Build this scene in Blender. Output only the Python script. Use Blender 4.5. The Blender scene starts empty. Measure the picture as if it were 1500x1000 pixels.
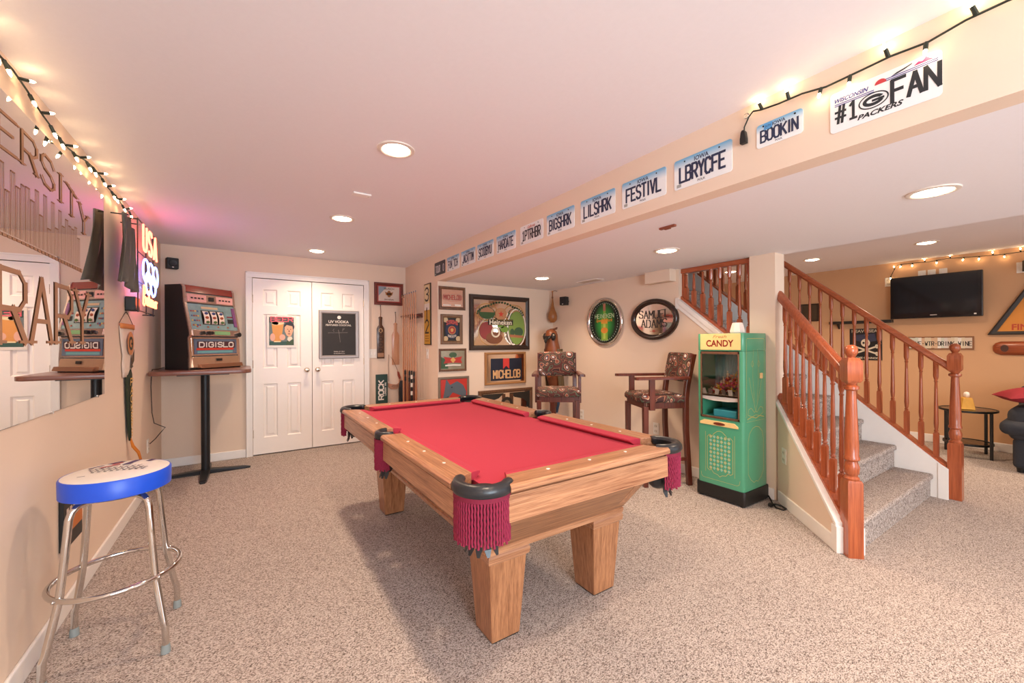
import bpy, bmesh, math, random
from mathutils import Vector, Matrix
random.seed(7)
sc = bpy.context.scene
col = sc.collection
R = math.radians
# ------------------------------------------------------------------ camera
cam_d = bpy.data.cameras.new('camera')
cam = bpy.data.objects.new('camera', cam_d)
col.objects.link(cam)
sc.camera = cam
YAW, ROLL = R(33.4), -0.005
fw = Vector((math.sin(YAW), math.cos(YAW), 0)); rt = Vector((math.cos(YAW), -math.sin(YAW), 0)); up = Vector((0, 0, 1))
c_, s_ = math.cos(ROLL), math.sin(ROLL)
r2 = rt * c_ + up * s_; u2 = up * c_ - rt * s_
cam.matrix_world = Matrix(((r2.x, u2.x, -fw.x, 0), (r2.y, u2.y, -fw.y, 0), (r2.z, u2.z, -fw.z, 1.28), (0, 0, 0, 1)))
cam_d.sensor_width = 36
cam_d.lens = 596.0 / 1500 * 36
cam_d.shift_y = 2 / 1500
cam_d.clip_start = 0.05
# ------------------------------------------------------------------ world, large lights, exposure
w = bpy.data.worlds.new('world'); sc.world = w; w.use_nodes = True
w.node_tree.nodes['Background'].inputs[0].default_value = (0.8, 0.88, 1.0, 1)
w.node_tree.nodes['Background'].inputs[1].default_value = 1.0
vs = sc.view_settings
vs.view_transform = 'Standard'; vs.look = 'None'; vs.gamma = 1; vs.use_curve_mapping = False
vs.exposure = 0.42
CAN_COLOR = (1.0, 0.755, 0.53)
CAN_WATTS = 7.3
CAN_SPREAD = 128
def fill_light(name, loc, rot, sx, sy, energy, color):
    d = bpy.data.lights.new(name, 'AREA'); d.shape = 'RECTANGLE'; d.size = sx; d.size_y = sy
    d.energy = energy; d.color = color
    o = bpy.data.objects.new(name, d); col.objects.link(o); o.location = loc; o.rotation_euler = rot
    return o
# unseen area lights added behind the camera for neutral fill, placed at added windows
fill_light('fill_light_left', (0.6, -2.32, 1.35), (R(90), 0, 0), 2.0, 1.5, 100, (0.72, 0.88, 1.0))
fill_light('fill_light_right', (4.3, -2.32, 1.15), (R(90), 0, 0), 2.6, 2.0, 28, (0.80, 0.91, 1.0))

# ------------------------------------------------------------------ materials
MATS = {}
def newmat(name):
    m = bpy.data.materials.new(name); m.use_nodes = True
    return m, m.node_tree, m.node_tree.nodes['Principled BSDF']
def rgb(h, a=1):
    h = h.lstrip('#'); v = [int(h[i:i + 2], 16) / 255 for i in (0, 2, 4)]
    return tuple((x / 12.92 if x <= .04045 else ((x + .055) / 1.055) ** 2.4) for x in v) + (a,)
def plain(name, hexc, rough=.5, metal=0, vary=.06, scale=30, bump=0, coat=0, trans=0, emit=0, alpha=1):
    if name in MATS: return MATS[name]
    m, nt, b = newmat(name); c = rgb(hexc)
    b.inputs['Roughness'].default_value = rough; b.inputs['Metallic'].default_value = metal
    if coat: b.inputs['Coat Weight'].default_value = coat; b.inputs['Coat Roughness'].default_value = .08
    if trans: b.inputs['Transmission Weight'].default_value = trans
    if alpha < 1: b.inputs['Alpha'].default_value = alpha
    if emit:
        b.inputs['Emission Color'].default_value = c; b.inputs['Emission Strength'].default_value = emit
    if vary or bump:
        tc = nt.nodes.new('ShaderNodeTexCoord'); n = nt.nodes.new('ShaderNodeTexNoise')
        n.inputs['Scale'].default_value = scale; n.inputs['Detail'].default_value = 4
        nt.links.new(tc.outputs['Object'], n.inputs['Vector'])
        if vary:
            mx = nt.nodes.new('ShaderNodeMix'); mx.data_type = 'RGBA'
            mx.inputs[6].default_value = tuple(max(0, x * (1 - vary)) for x in c[:3]) + (1,)
            mx.inputs[7].default_value = tuple(min(1, x * (1 + vary)) for x in c[:3]) + (1,)
            nt.links.new(n.outputs['Fac'], mx.inputs[0]); nt.links.new(mx.outputs[2], b.inputs['Base Color'])
        else: b.inputs['Base Color'].default_value = c
        if bump:
            bp = nt.nodes.new('ShaderNodeBump'); bp.inputs['Strength'].default_value = bump; bp.inputs['Distance'].default_value = .002
            nt.links.new(n.outputs['Fac'], bp.inputs['Height']); nt.links.new(bp.outputs[0], b.inputs['Normal'])
    else: b.inputs['Base Color'].default_value = c
    MATS[name] = m; return m
def wood(name, h1, h2, axis='y', scale=6, rough=.35, coat=.25):
    if name in MATS: return MATS[name]
    m, nt, b = newmat(name)
    tc = nt.nodes.new('ShaderNodeTexCoord'); mp = nt.nodes.new('ShaderNodeMapping')
    s = {'x': (.05, 1, 1), 'y': (1, .05, 1), 'z': (1, 1, .05)}[axis]
    mp.inputs['Scale'].default_value = tuple(scale * 3.4 * v for v in s)
    nt.links.new(tc.outputs['Object'], mp.inputs[0])
    n = nt.nodes.new('ShaderNodeTexNoise'); n.inputs['Scale'].default_value = 2.2; n.inputs['Detail'].default_value = 8; n.inputs['Roughness'].default_value = .68; n.inputs['Distortion'].default_value = .35
    nt.links.new(mp.outputs[0], n.inputs['Vector'])
    mp2 = nt.nodes.new('ShaderNodeMapping'); mp2.inputs['Scale'].default_value = tuple(scale * 34 * (v if v == 1 else .02) for v in s)
    nt.links.new(tc.outputs['Object'], mp2.inputs[0])
    n2 = nt.nodes.new('ShaderNodeTexNoise'); n2.inputs['Scale'].default_value = 1; n2.inputs['Detail'].default_value = 3
    nt.links.new(mp2.outputs[0], n2.inputs['Vector'])
    add = nt.nodes.new('ShaderNodeMath'); add.operation = 'MULTIPLY_ADD'; add.inputs[1].default_value = .6; 
    nt.links.new(n2.outputs['Fac'], add.inputs[0]); nt.links.new(n.outputs['Fac'], add.inputs[2])
    cr = nt.nodes.new('ShaderNodeValToRGB'); cr.color_ramp.elements[0].position = .55; cr.color_ramp.elements[1].position = .98
    cr.color_ramp.elements[0].color = rgb(h1); cr.color_ramp.elements[1].color = rgb(h2)
    nt.links.new(add.outputs[0], cr.inputs[0]); nt.links.new(cr.outputs[0], b.inputs['Base Color'])
    bp = nt.nodes.new('ShaderNodeBump'); bp.inputs['Strength'].default_value = .12; bp.inputs['Distance'].default_value = .001
    nt.links.new(n2.outputs['Fac'], bp.inputs['Height']); nt.links.new(bp.outputs[0], b.inputs['Normal'])
    b.inputs['Roughness'].default_value = rough; b.inputs['Coat Weight'].default_value = coat; b.inputs['Coat Roughness'].default_value = .15
    MATS[name] = m; return m
def emis(name, hexc, strength):
    if name in MATS: return MATS[name]
    m, nt, b = newmat(name); c = rgb(hexc)
    b.inputs['Base Color'].default_value = c; b.inputs['Emission Color'].default_value = c; b.inputs['Emission Strength'].default_value = strength
    MATS[name] = m; return m
def carpet_mat():
    m, nt, b = newmat('berber_carpet')
    tc = nt.nodes.new('ShaderNodeTexCoord')
    mp = nt.nodes.new('ShaderNodeMapping'); mp.inputs['Rotation'].default_value = (0, 0, R(8)); mp.inputs['Scale'].default_value = (205, 330, 120)
    nt.links.new(tc.outputs['Object'], mp.inputs[0])
    v = nt.nodes.new('ShaderNodeTexVoronoi'); v.inputs['Scale'].default_value = 1; v.inputs['Randomness'].default_value = .75
    nt.links.new(mp.outputs[0], v.inputs['Vector'])
    n = nt.nodes.new('ShaderNodeTexNoise'); n.inputs['Scale'].default_value = 150; n.inputs['Detail'].default_value = 3
    nt.links.new(tc.outputs['Object'], n.inputs['Vector'])
    sep = nt.nodes.new('ShaderNodeSeparateColor'); nt.links.new(v.outputs['Color'], sep.inputs[0])
    mixf = nt.nodes.new('ShaderNodeMath'); mixf.operation = 'MULTIPLY_ADD'; mixf.inputs[1].default_value = .72
    nt.links.new(sep.outputs[0], mixf.inputs[0])
    sc2 = nt.nodes.new('ShaderNodeMath'); sc2.operation = 'MULTIPLY'; sc2.inputs[1].default_value = .38
    nt.links.new(n.outputs['Fac'], sc2.inputs[0]); nt.links.new(sc2.outputs[0], mixf.inputs[2])
    cr = nt.nodes.new('ShaderNodeValToRGB'); e = cr.color_ramp.elements
    e[0].position = .18; e[0].color = rgb('#574b45'); e[1].position = .75; e[1].color = rgb('#cfc2ba')
    k = e.new(.42); k.color = rgb('#a39289')
    nt.links.new(mixf.outputs[0], cr.inputs[0]); nt.links.new(cr.outputs[0], b.inputs['Base Color'])
    bp = nt.nodes.new('ShaderNodeBump'); bp.inputs['Strength'].default_value = .7; bp.inputs['Distance'].default_value = .004; bp.invert = True
    nt.links.new(v.outputs['Distance'], bp.inputs['Height']); nt.links.new(bp.outputs[0], b.inputs['Normal'])
    b.inputs['Roughness'].default_value = .95; b.inputs['Specular IOR Level'].default_value = .1
    MATS['carpet'] = m; return m
carpet_mat()
def paisley():
    m, nt, b = newmat('paisley_fabric')
    tc = nt.nodes.new('ShaderNodeTexCoord')
    n = nt.nodes.new('ShaderNodeTexNoise'); n.inputs['Scale'].default_value = 7; n.inputs['Detail'].default_value = 1
    nt.links.new(tc.outputs['Object'], n.inputs['Vector'])
    mx = nt.nodes.new('ShaderNodeMix'); mx.data_type = 'VECTOR'; mx.inputs[0].default_value = .16
    nt.links.new(tc.outputs['Object'], mx.inputs[4]); nt.links.new(n.outputs['Color'], mx.inputs[5])
    v = nt.nodes.new('ShaderNodeTexVoronoi'); v.inputs['Scale'].default_value = 13
    nt.links.new(mx.outputs[1], v.inputs['Vector'])
    cr = nt.nodes.new('ShaderNodeValToRGB'); cr.color_ramp.interpolation = 'CONSTANT'; e = cr.color_ramp.elements
    e[0].position = 0; e[0].color = rgb('#e6d8cc'); e[1].position = .16; e[1].color = rgb('#4a4654')
    for p, c in ((.24, '#8e4a36'), (.34, '#c9a78e'), (.38, '#4b2a26'), (.5, '#59604c'), (.56, '#5a2c26'), (.72, '#9a6a50'), (.76, '#3f2424')):
        k = e.new(p); k.color = rgb(c)
    nt.links.new(v.outputs['Distance'], cr.inputs[0]); nt.links.new(cr.outputs[0], b.inputs['Base Color'])
    b.inputs['Roughness'].default_value = .85
    MATS['paisley'] = m; return m
paisley()
def grad(name, top, bottom, p0=.3, p1=.9, rough=.3):
    m, nt, b = newmat(name)
    tc = nt.nodes.new('ShaderNodeTexCoord'); sp = nt.nodes.new('ShaderNodeSeparateXYZ'); nt.links.new(tc.outputs['Generated'], sp.inputs[0])
    cr = nt.nodes.new('ShaderNodeValToRGB'); e = cr.color_ramp.elements
    e[0].position = p0; e[0].color = rgb(bottom); e[1].position = p1; e[1].color = rgb(top)
    nt.links.new(sp.outputs[2], cr.inputs[0]); nt.links.new(cr.outputs[0], b.inputs['Base Color']); b.inputs['Roughness'].default_value = rough
    MATS[name] = m; return m
grad('plate_blue', '#6fb0d8', '#f1f2f2', .62, .98)
WALL = plain('wall_paint', '#ead2bd', .85, vary=.02, scale=3, bump=.05)
WALLT = plain('warm_lit_wall_paint', '#d0a27a', .85, vary=.02, scale=3, bump=.05)  # den paint deepened towards orange to carry the warmer lamp light there
CEIL = plain('ceiling_paint', '#f0ebee', .9, vary=.02, scale=60, bump=.12)
TRIM = plain('white_trim_paint', '#f5efea', .4, vary=.02)
DOORM = plain('door_white_paint', '#fbf3ec', .4, vary=.015)
OAK = wood('oak', '#824d30', '#c8916a', 'y', 9)
OAKX = wood('oak_across', '#824d30', '#c8916a', 'x', 9)
OAKZ = wood('oak_upright', '#784629', '#bd835a', 'z', 9)
CHERRY = wood('cherry_stair_wood', '#8e3f20', '#bb6238', 'z', 9, .3, .4)
MAHOG = wood('mahogany', '#441c12', '#6f3020', 'z', 9, .3, .4)
WALNUT = wood('walnut_frame', '#4a3022', '#7b5438', 'z', 9)
DKFRAME = plain('dark_frame', '#34261f', .4)
BLACK = plain('black_satin', '#191817', .45, vary=.1)
BLACKM = plain('black_metal', '#232427', .4, metal=.3)
CHROME = plain('chrome', '#d9d6d2', .08, metal=1, vary=0)
GOLD = plain('gold', '#c99b50', .25, metal=.9, vary=0)
BRASS = plain('nickel_knob', '#c9b8a4', .18, metal=1, vary=0)
FELT = plain('red_cloth', '#b43247', .95, vary=.05, scale=220, bump=.05)
LEATHER = plain('black_leather', '#26272b', .32, vary=.1, scale=90, bump=.25)
MIRROR = plain('mirror_glass', '#f2ece6', .012, metal=1, vary=0)
def thin_glass():
    m, nt, b = newmat('clear_pane'); b.inputs['Base Color'].default_value = (1, 1, 1, 1); b.inputs['Roughness'].default_value = .02; b.inputs['Metallic'].default_value = 1
    tr = nt.nodes.new('ShaderNodeBsdfTransparent'); tr.inputs[0].default_value = (.95, .97, .96, 1)
    fr = nt.nodes.new('ShaderNodeFresnel'); fr.inputs[0].default_value = 1.45; mx = nt.nodes.new('ShaderNodeMixShader')
    nt.links.new(fr.outputs[0], mx.inputs[0]); nt.links.new(tr.outputs[0], mx.inputs[1]); nt.links.new(b.outputs[0], mx.inputs[2])
    nt.links.new(mx.outputs[0], nt.nodes['Material Output'].inputs[0]); return m
GLASS = thin_glass()
PLASTIC = plain('white_plastic', '#eee6dc', .35)
SPEAKER = plain('speaker_black', '#15161a', .55)

# ------------------------------------------------------------------ mesh builder
class MB:
    def __init__(s): s.v = []; s.f = []; s.M = None
    def _a(s, vs, fs):
        o = len(s.v)
        if s.M is not None: vs = [s.M @ Vector(p) for p in vs]
        s.v += [tuple(p) for p in vs]; s.f += [tuple(o + i for i in f) for f in fs]; return s
    def box(s, x0, x1, y0, y1, z0, z1):
        return s._a([(x0, y0, z0), (x1, y0, z0), (x1, y1, z0), (x0, y1, z0), (x0, y0, z1), (x1, y0, z1), (x1, y1, z1), (x0, y1, z1)],
                    [(0, 3, 2, 1), (4, 5, 6, 7), (0, 1, 5, 4), (1, 2, 6, 5), (2, 3, 7, 6), (3, 0, 4, 7)])
    def loft(s, loops, cap=True, closed=True, ring=False):
        n = len(loops[0]); vs = [p for l in loops for p in l]; fs = []
        m = len(loops)
        for k in range(m if ring else m - 1):
            a, b2 = k * n, ((k + 1) % m) * n
            for i in range(n if closed else n - 1):
                j = (i + 1) % n; fs.append((a + i, a + j, b2 + j, b2 + i))
        if cap and not ring: fs += [tuple(range(n))[::-1], tuple((m - 1) * n + i for i in range(n))]
        return s._a(vs, fs)
    def prism(s, pts, plane, a, b2):
        f = {'xy': lambda p, t: (p[0], p[1], t), 'xz': lambda p, t: (p[0], t, p[1]), 'yz': lambda p, t: (t, p[0], p[1])}[plane]
        return s.loft([[f(p, a) for p in pts], [f(p, b2) for p in pts]])
    def poly(s, pts): return s._a(pts, [tuple(range(len(pts)))])
    def flat(s, pts, y): return s.poly([(p[0], y, p[1]) for p in pts])
    def ell(s, cx, cz, rx, rz, y, n=28, a0=0, a1=360):
        full = abs(a1 - a0) >= 360
        k = n if full else n + 1
        return s.flat([(cx + rx * math.cos(R(a0 + (a1 - a0) * i / n)), cz + rz * math.sin(R(a0 + (a1 - a0) * i / n))) for i in range(k)], y)
    def ering(s, cx, cz, rx, rz, t, y, n=36, a0=0, a1=360):
        for i in range(n):
            p = [R(a0 + (a1 - a0) * (i + d) / n) for d in (0, 1)]
            s.flat([(cx + rx * math.cos(p[0]), cz + rz * math.sin(p[0])), (cx + rx * math.cos(p[1]), cz + rz * math.sin(p[1])),
                    (cx + (rx - t) * math.cos(p[1]), cz + (rz - t) * math.sin(p[1])), (cx + (rx - t) * math.cos(p[0]), cz + (rz - t) * math.sin(p[0]))], y)
        return s
    def tube(s, path, r, seg=8, closed=False):
        P = [Vector(p) for p in path]; n = len(P)
        rr = r if isinstance(r, (list, tuple)) else [r] * n
        loops = []; prev = None
        for i in range(n):
            if closed: t = P[(i + 1) % n] - P[i - 1]
            else: t = P[min(i + 1, n - 1)] - P[max(i - 1, 0)]
            t.normalize()
            if prev is None:
                a = Vector((0, 0, 1)) if abs(t.z) < .9 else Vector((1, 0, 0)); u = t.cross(a).normalized()
            else:
                u = prev - t * prev.dot(t)
                u = u.normalized() if u.length > 1e-6 else t.orthogonal().normalized()
            prev = u; v = t.cross(u)
            loops.append([P[i] + (u * math.cos(2 * math.pi * k / seg) + v * math.sin(2 * math.pi * k / seg)) * rr[i] for k in range(seg)])
        return s.loft(loops, cap=not closed, ring=closed)
    def lathe(s, prof, c=(0, 0, 0), seg=16, axis='z'):
        loops = []
        for r, h in prof:
            l = []
            for k in range(seg):
                a = 2 * math.pi * k / seg; x, y = max(r, 1e-4) * math.cos(a), max(r, 1e-4) * math.sin(a)
                q = {'z': (x, y, h), 'y': (x, h, y), 'x': (h, x, y)}[axis]
                l.append((c[0] + q[0], c[1] + q[1], c[2] + q[2]))
            loops.append(l)
        return s.loft(loops)
    def ball(s, c, r, seg=14, rings=8):
        r = r if isinstance(r, (list, tuple)) else (r, r, r); loops = []
        for i in range(rings + 1):
            a = -math.pi / 2 + math.pi * i / rings; k = max(math.cos(a), 1e-3)
            loops.append([(c[0] + r[0] * k * math.cos(2 * math.pi * j / seg), c[1] + r[1] * k * math.sin(2 * math.pi * j / seg), c[2] + r[2] * math.sin(a)) for j in range(seg)])
        return s.loft(loops)
    def build(s, name, m, parent=None, smooth=35, bevel=0, segs=2, **props):
        me = bpy.data.meshes.new(name); me.from_pydata(s.v, [], s.f)
        bm = bmesh.new(); bm.from_mesh(me)
        bmesh.ops.recalc_face_normals(bm, faces=bm.faces)
        if bevel:
            es = [e for e in bm.edges if len(e.link_faces) == 2 and e.calc_face_angle(0) > R(30)]
            bmesh.ops.bevel(bm, geom=es, offset=bevel, segments=segs, profile=.5, affect='EDGES', clamp_overlap=True)
        bm.to_mesh(me); bm.free()
        if smooth:
            me.polygons.foreach_set('use_smooth', [True] * len(me.polygons)); me.set_sharp_from_angle(angle=R(smooth))
        me.materials.append(m)
        o = bpy.data.objects.new(name, me); col.objects.link(o)
        if parent: o.parent = parent
        for k, v in props.items(): o[k] = v
        return o
def struct(o, **k):
    o['kind'] = 'structure'
    for a, b2 in k.items(): o[a] = b2
    return o
def thing(name, label, cat, loc=(0, 0, 0), rz=0, group=None):
    o = bpy.data.objects.new(name, None); col.objects.link(o); o.location = loc; o.rotation_euler = (0, 0, rz)
    o.empty_display_size = .05
    o['label'] = label; o['category'] = cat
    if group: o['group'] = group
    return o
def tag(o, label, cat, group=None):
    o['label'] = label; o['category'] = cat
    if group: o['group'] = group
    return o
def copy_tree(o, parent=None):
    c = o.copy(); col.objects.link(c); c.parent = parent
    for ch in list(o.children): copy_tree(ch, c)
    return c
# the walls as places to hang things: (u, z) is a point of the wall, local x runs to the viewer's right, local -y comes out of the wall
XL, YB, XS, XR, YF, XT, ZC, ZS = -0.715, 5.515, 1.875, 3.58, 4.40, 7.27, 2.325, 2.0
def on(wall, u, z):
    return {'left': ((XL, u, z), R(90)), 'back': ((u, YB, z), 0), 'alcove': ((u, YF, z), 0), 'right': ((XR, u, z), R(-90)),
            'bulk': ((XS, u, z), R(-90)), 'tv': ((XT, u, z), R(-90))}[wall]
def hung(name, label, cat, wall, u, z, group=None):
    l, r = on(wall, u, z); return thing(name, label, cat, l, r, group)
# ------------------------------------------------------------------ stroke lettering
G = {'A': "0,0 2,6 4,0|.7,2 3.3,2", 'B': "0,0 0,6 3,6 4,5.2 4,3.9 3,3.1 0,3.1|3,3.1 4,2.3 4,.8 3,0 0,0", 'C': "4,5 3,6 1,6 0,5 0,1 1,0 3,0 4,1",
     'D': "0,0 0,6 2.8,6 4,4.8 4,1.2 2.8,0 0,0", 'E': "4,6 0,6 0,0 4,0|0,3.1 3.2,3.1", 'F': "4,6 0,6 0,0|0,3.1 3.2,3.1", 'G': "4,5 3,6 1,6 0,5 0,1 1,0 3,0 4,1 4,3 2.4,3",
     'H': "0,0 0,6|4,0 4,6|0,3 4,3", 'I': "2,0 2,6", 'J': "4,6 4,1 3,0 1,0 0,1", 'K': "0,0 0,6|4,6 0,2.4|1.3,3.5 4,0", 'L': "0,6 0,0 4,0", 'M': "0,0 0,6 2,2.5 4,6 4,0",
     'N': "0,0 0,6 4,0 4,6", 'O': "1,0 0,1 0,5 1,6 3,6 4,5 4,1 3,0 1,0", 'P': "0,0 0,6 3,6 4,5.1 4,3.7 3,2.8 0,2.8", 'Q': "1,0 0,1 0,5 1,6 3,6 4,5 4,1 3,0 1,0|2.4,1.6 4,0",
     'R': "0,0 0,6 3,6 4,5.1 4,3.7 3,2.8 0,2.8|2,2.8 4,0", 'S': "4,5 3,6 1,6 0,5 0,4.1 1,3.2 3,2.8 4,1.9 4,1 3,0 1,0 0,1", 'T': "0,6 4,6|2,6 2,0", 'U': "0,6 0,1 1,0 3,0 4,1 4,6",
     'V': "0,6 2,0 4,6", 'W': "0,6 1,0 2,3.6 3,0 4,6", 'X': "0,0 4,6|0,6 4,0", 'Y': "0,6 2,3 4,6|2,3 2,0", 'Z': "0,6 4,6 0,0 4,0",
     '0': "1,0 0,1 0,5 1,6 3,6 4,5 4,1 3,0 1,0", '1': ".8,4.8 2,6 2,0|.8,0 3.2,0", '2': "0,5 1,6 3,6 4,5 4,3.8 0,0 4,0", '3': "0,5.2 1,6 3,6 4,5 4,4 3,3.1 1.6,3.1|3,3.1 4,2.2 4,1 3,0 1,0 0,.8",
     '#': "1,0 1.8,6|2.6,0 3.4,6|0,4 4,4|0,2 4,2", '-': "1,3 3,3", "'": "2,6 2,5", '.': "2,0 2,.3", '&': "4,0 .8,4.6 1,5.7 2,6 2.8,5.2 .2,1.6 .4,.4 1.6,0 4,2.4", ' ': ""}
def strokes(text, h, wd, gap):
    """polylines of the text, left edge at 0"""
    out = []; x = 0
    for ch in text:
        g = G.get(ch, ''); k = wd * (.45 if ch in "I'." else 1)
        for pl in g.split('|'):
            if not pl: continue
            pts = [tuple(float(q) for q in p.split(',')) for p in pl.split()]
            if ch in "I'.": pts = [(x + k / 2, p[1] / 6 * h) for p in pts]
            else: pts = [(x + p[0] / 4 * k, p[1] / 6 * h) for p in pts]
            out.append(pts)
        x += k + gap
    return out, x - gap
def lettering(parent, name, text, cx, cz, h, width, m, y, t=None, gapf=.28, serif=0, slant=0, arc=0, props={}):
    """flat stroke lettering, centred on (cx, cz), width given; thickness t; on plane y"""
    n = sum(.45 if ch in "I'." else 1 for ch in text); wd = width / (n + gapf * (len(text) - 1)); t = t or h * .14
    pls, tot = strokes(text, h, wd, gapf * wd)
    b = MB()
    def T(p):
        x, z = p[0] - tot / 2, p[1] - h / 2
        return (cx + x + slant * z, cz + z - arc * (x * x) / max((tot / 2) ** 2, 1e-6))
    for pl in pls:
        q = [T(p) for p in pl]
        for i in range(len(q) - 1):
            a, c = Vector(q[i]), Vector(q[i + 1]); d = c - a; y -= 4e-5
            if d.length < 1e-6: continue
            d.normalize(); nn = Vector((-d.y, d.x)) * t / 2; e = d * t * .32
            if serif and abs(d.x) > abs(d.y) * 1.2: nn = nn * .55
            b.flat([tuple(a - e - nn), tuple(c + e - nn), tuple(c + e + nn), tuple(a - e + nn)], y)
        if serif:
            for k in (0, -1):
                p = q[k]; z = pl[k][1]
                if z < .02 * h or z > .98 * h:
                    y -= 4e-5
                    b.flat([(p[0] - serif, p[1] - t * .16), (p[0] + serif, p[1] - t * .16), (p[0] + serif, p[1] + t * .16), (p[0] - serif, p[1] + t * .16)], y - .0001)
    return b.build(name, m, parent, smooth=0, **props)
def typed(parent, name, text, cx, cz, width, m, y, bold=.0, shear=0, height=None):
    cu = bpy.data.curves.new('t', 'FONT'); cu.body = text; cu.size = 1; cu.offset = bold; cu.shear = shear; cu.resolution_u = 3
    ob = bpy.data.objects.new('t', cu); me = ob.to_mesh()
    vs = [v.co.copy() for v in me.vertices]; fs = [tuple(p.vertices) for p in me.polygons]; ob.to_mesh_clear()
    bpy.data.objects.remove(ob); bpy.data.curves.remove(cu)
    x0, x1 = min(v.x for v in vs), max(v.x for v in vs); z0, z1 = min(v.y for v in vs), max(v.y for v in vs)
    sx = width / (x1 - x0); sz = (height / (z1 - z0)) if height else sx
    b = MB(); b._a([(cx + (v.x - (x0 + x1) / 2) * sx, y, cz + (v.y - (z0 + z1) / 2) * sz) for v in vs], fs)
    return b.build(name, m, parent, smooth=0)
def ring_frame(parent, w_, h_, fw_, d, m, name='frame', inset=.006, shape='rect', n=40, bulge=.0):
    """a picture frame: outer size w_ x h_, moulding fw_ wide and d deep, standing out of the wall towards -y"""
    if shape == 'rect': base = [(-1, -1), (1, -1), (1, 1), (-1, 1)]
    else: base = [(math.cos(2 * math.pi * i / n), math.sin(2 * math.pi * i / n)) for i in range(n)]
    def L(off, y): return [(p[0] * (w_ / 2 - off), y, p[1] * (h_ / 2 - off)) for p in base]
    b = MB(); b.loft([L(0, -.002), L(0, -d * .6), L(fw_ * .2, -d), L(fw_ * .6, -d * (1 - bulge)), L(fw_, -d * .55), L(fw_, -.004)], cap=False)
    return b.build(name, m, parent, smooth=30 if shape == 'rect' else 60)
def rrect(w_, h_, r, n=4):
    out = []
    for cx, cz, a in ((w_ / 2 - r, h_ / 2 - r, 0), (-w_ / 2 + r, h_ / 2 - r, 90), (-w_ / 2 + r, -h_ / 2 + r, 180), (w_ / 2 - r, -h_ / 2 + r, 270)):
        out += [(cx + r * math.cos(R(a + 90 * i / n)), cz + r * math.sin(R(a + 90 * i / n))) for i in range(n + 1)]
    return out
def rect(x0, x1, z0, z1): return [(x0, z0), (x1, z0), (x1, z1), (x0, z1)]
# ================================================================== the setting
struct(MB().box(-.815, 7.37, -2.5, 5.615, -.1, 0).build('floor', MATS['carpet'], smooth=0))
b = MB(); b.box(-.815, 1.9, -2.5, 5.615, ZC, ZC + .1)
struct(b.build('ceiling', CEIL, smooth=0))
b = MB(); b.box(3.735, 7.37, -2.5, 2.2, ZC, ZC + .1).box(4.84, 7.37, 2.2, 4.5, ZC, ZC + .1)
struct(b.build('ceiling_den', CEIL, smooth=0))
struct(MB().box(XS + .1, 3.735, -2.5, 4.4, ZS, ZS + .425).build('ceiling_low', CEIL, smooth=0))
struct(MB().box(XS, XS + .1, -2.5, 4.4, ZS, ZS + .425).build('wall_bulkhead', WALL, smooth=0))
struct(MB().box(XL - .1, XL, -2.5, YB + .1, 0, ZC + .1).build('wall_left', WALL, smooth=0))
b = MB(); b.box(XL, .083, YB, YB + .1, 0, ZC + .1).box(1.313, XS + .1, YB, YB + .1, 0, ZC + .1).box(.083, 1.313, YB, YB + .1, 2.042, ZC + .1)
b.box(.083, 1.313, YB + .06, YB + .1, 0, 2.042)
struct(b.build('wall_back', WALL, smooth=0))
struct(MB().box(XS, XS + .1, YF, YB, 0, ZC + .1).build('wall_return', WALL, smooth=0))
struct(MB().box(XS + .1, 3.735, YF, YF + .1, 0, ZS + .1).build('wall_alcove', WALL, smooth=0))
b = MB(); b.prism([(YF, 0), (YF, ZS), (2.44, ZS), (2.44, 1.655), (1.77, 1.115), (1.77, 0)], 'yz', XR, 3.735)
b.box(XR, 3.735, 1.57, 1.77, 0, ZS)
struct(b.build('wall_right', WALL, smooth=0))
struct(MB().box(XT, XT + .1, -2.5, 4.5, 0, ZC + .1).build('wall_den', WALLT, smooth=0))
struct(MB().box(3.735, XT, YF, YF + .1, 0, 4.3).build('wall_den_end', WALLT, smooth=0))
b = MB(); b.box(-.815, 7.37, -2.5, -2.4, 0, ZC + .1)
struct(b.build('wall_rear', WALL, smooth=0))
b = MB(); b.box(3.635, 3.735, 2.1, 4.5, ZS + .425, 4.3).box(4.84, 4.94, 2.1, 4.5, ZC + .1, 4.3).box(3.635, 4.94, 2.1, 2.2, ZC + .1, 4.3).box(3.6, 4.95, 2.1, 4.5, 4.3, 4.4)
struct(b.build('wall_stairwell', WALL, smooth=0))
b = MB(); b.box(3.19, 3.58, 2.47, 2.79, 1.878, ZS)
b = MB(); b.box(XR - .1, XR, 2.47, 2.77, 1.88, ZS)
struct(b.build('trim_1', WALL, smooth=0, bevel=.004))
# unseen windows added behind the camera around the fill lights
for k, (x0, x1, z0, z1) in enumerate(((-.45, 1.65, .55, 2.15), (2.95, 5.65, .1, 2.2))):
    b = MB()
    for q in ((x0, x0 + .05, z0, z1), (x1 - .05, x1, z0, z1), (x0, x1, z0, z0 + .05), (x0, x1, z1 - .05, z1)): b.box(q[0], q[1], -2.4, -2.34, q[2], q[3])
    wn = struct(b.build('window_%d' % (k + 1), TRIM, smooth=0))
    MB().box(x0 + .05, x1 - .05, -2.39, -2.385, z0 + .05, z1 - .05).build('pane', GLASS, wn, smooth=0)
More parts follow.
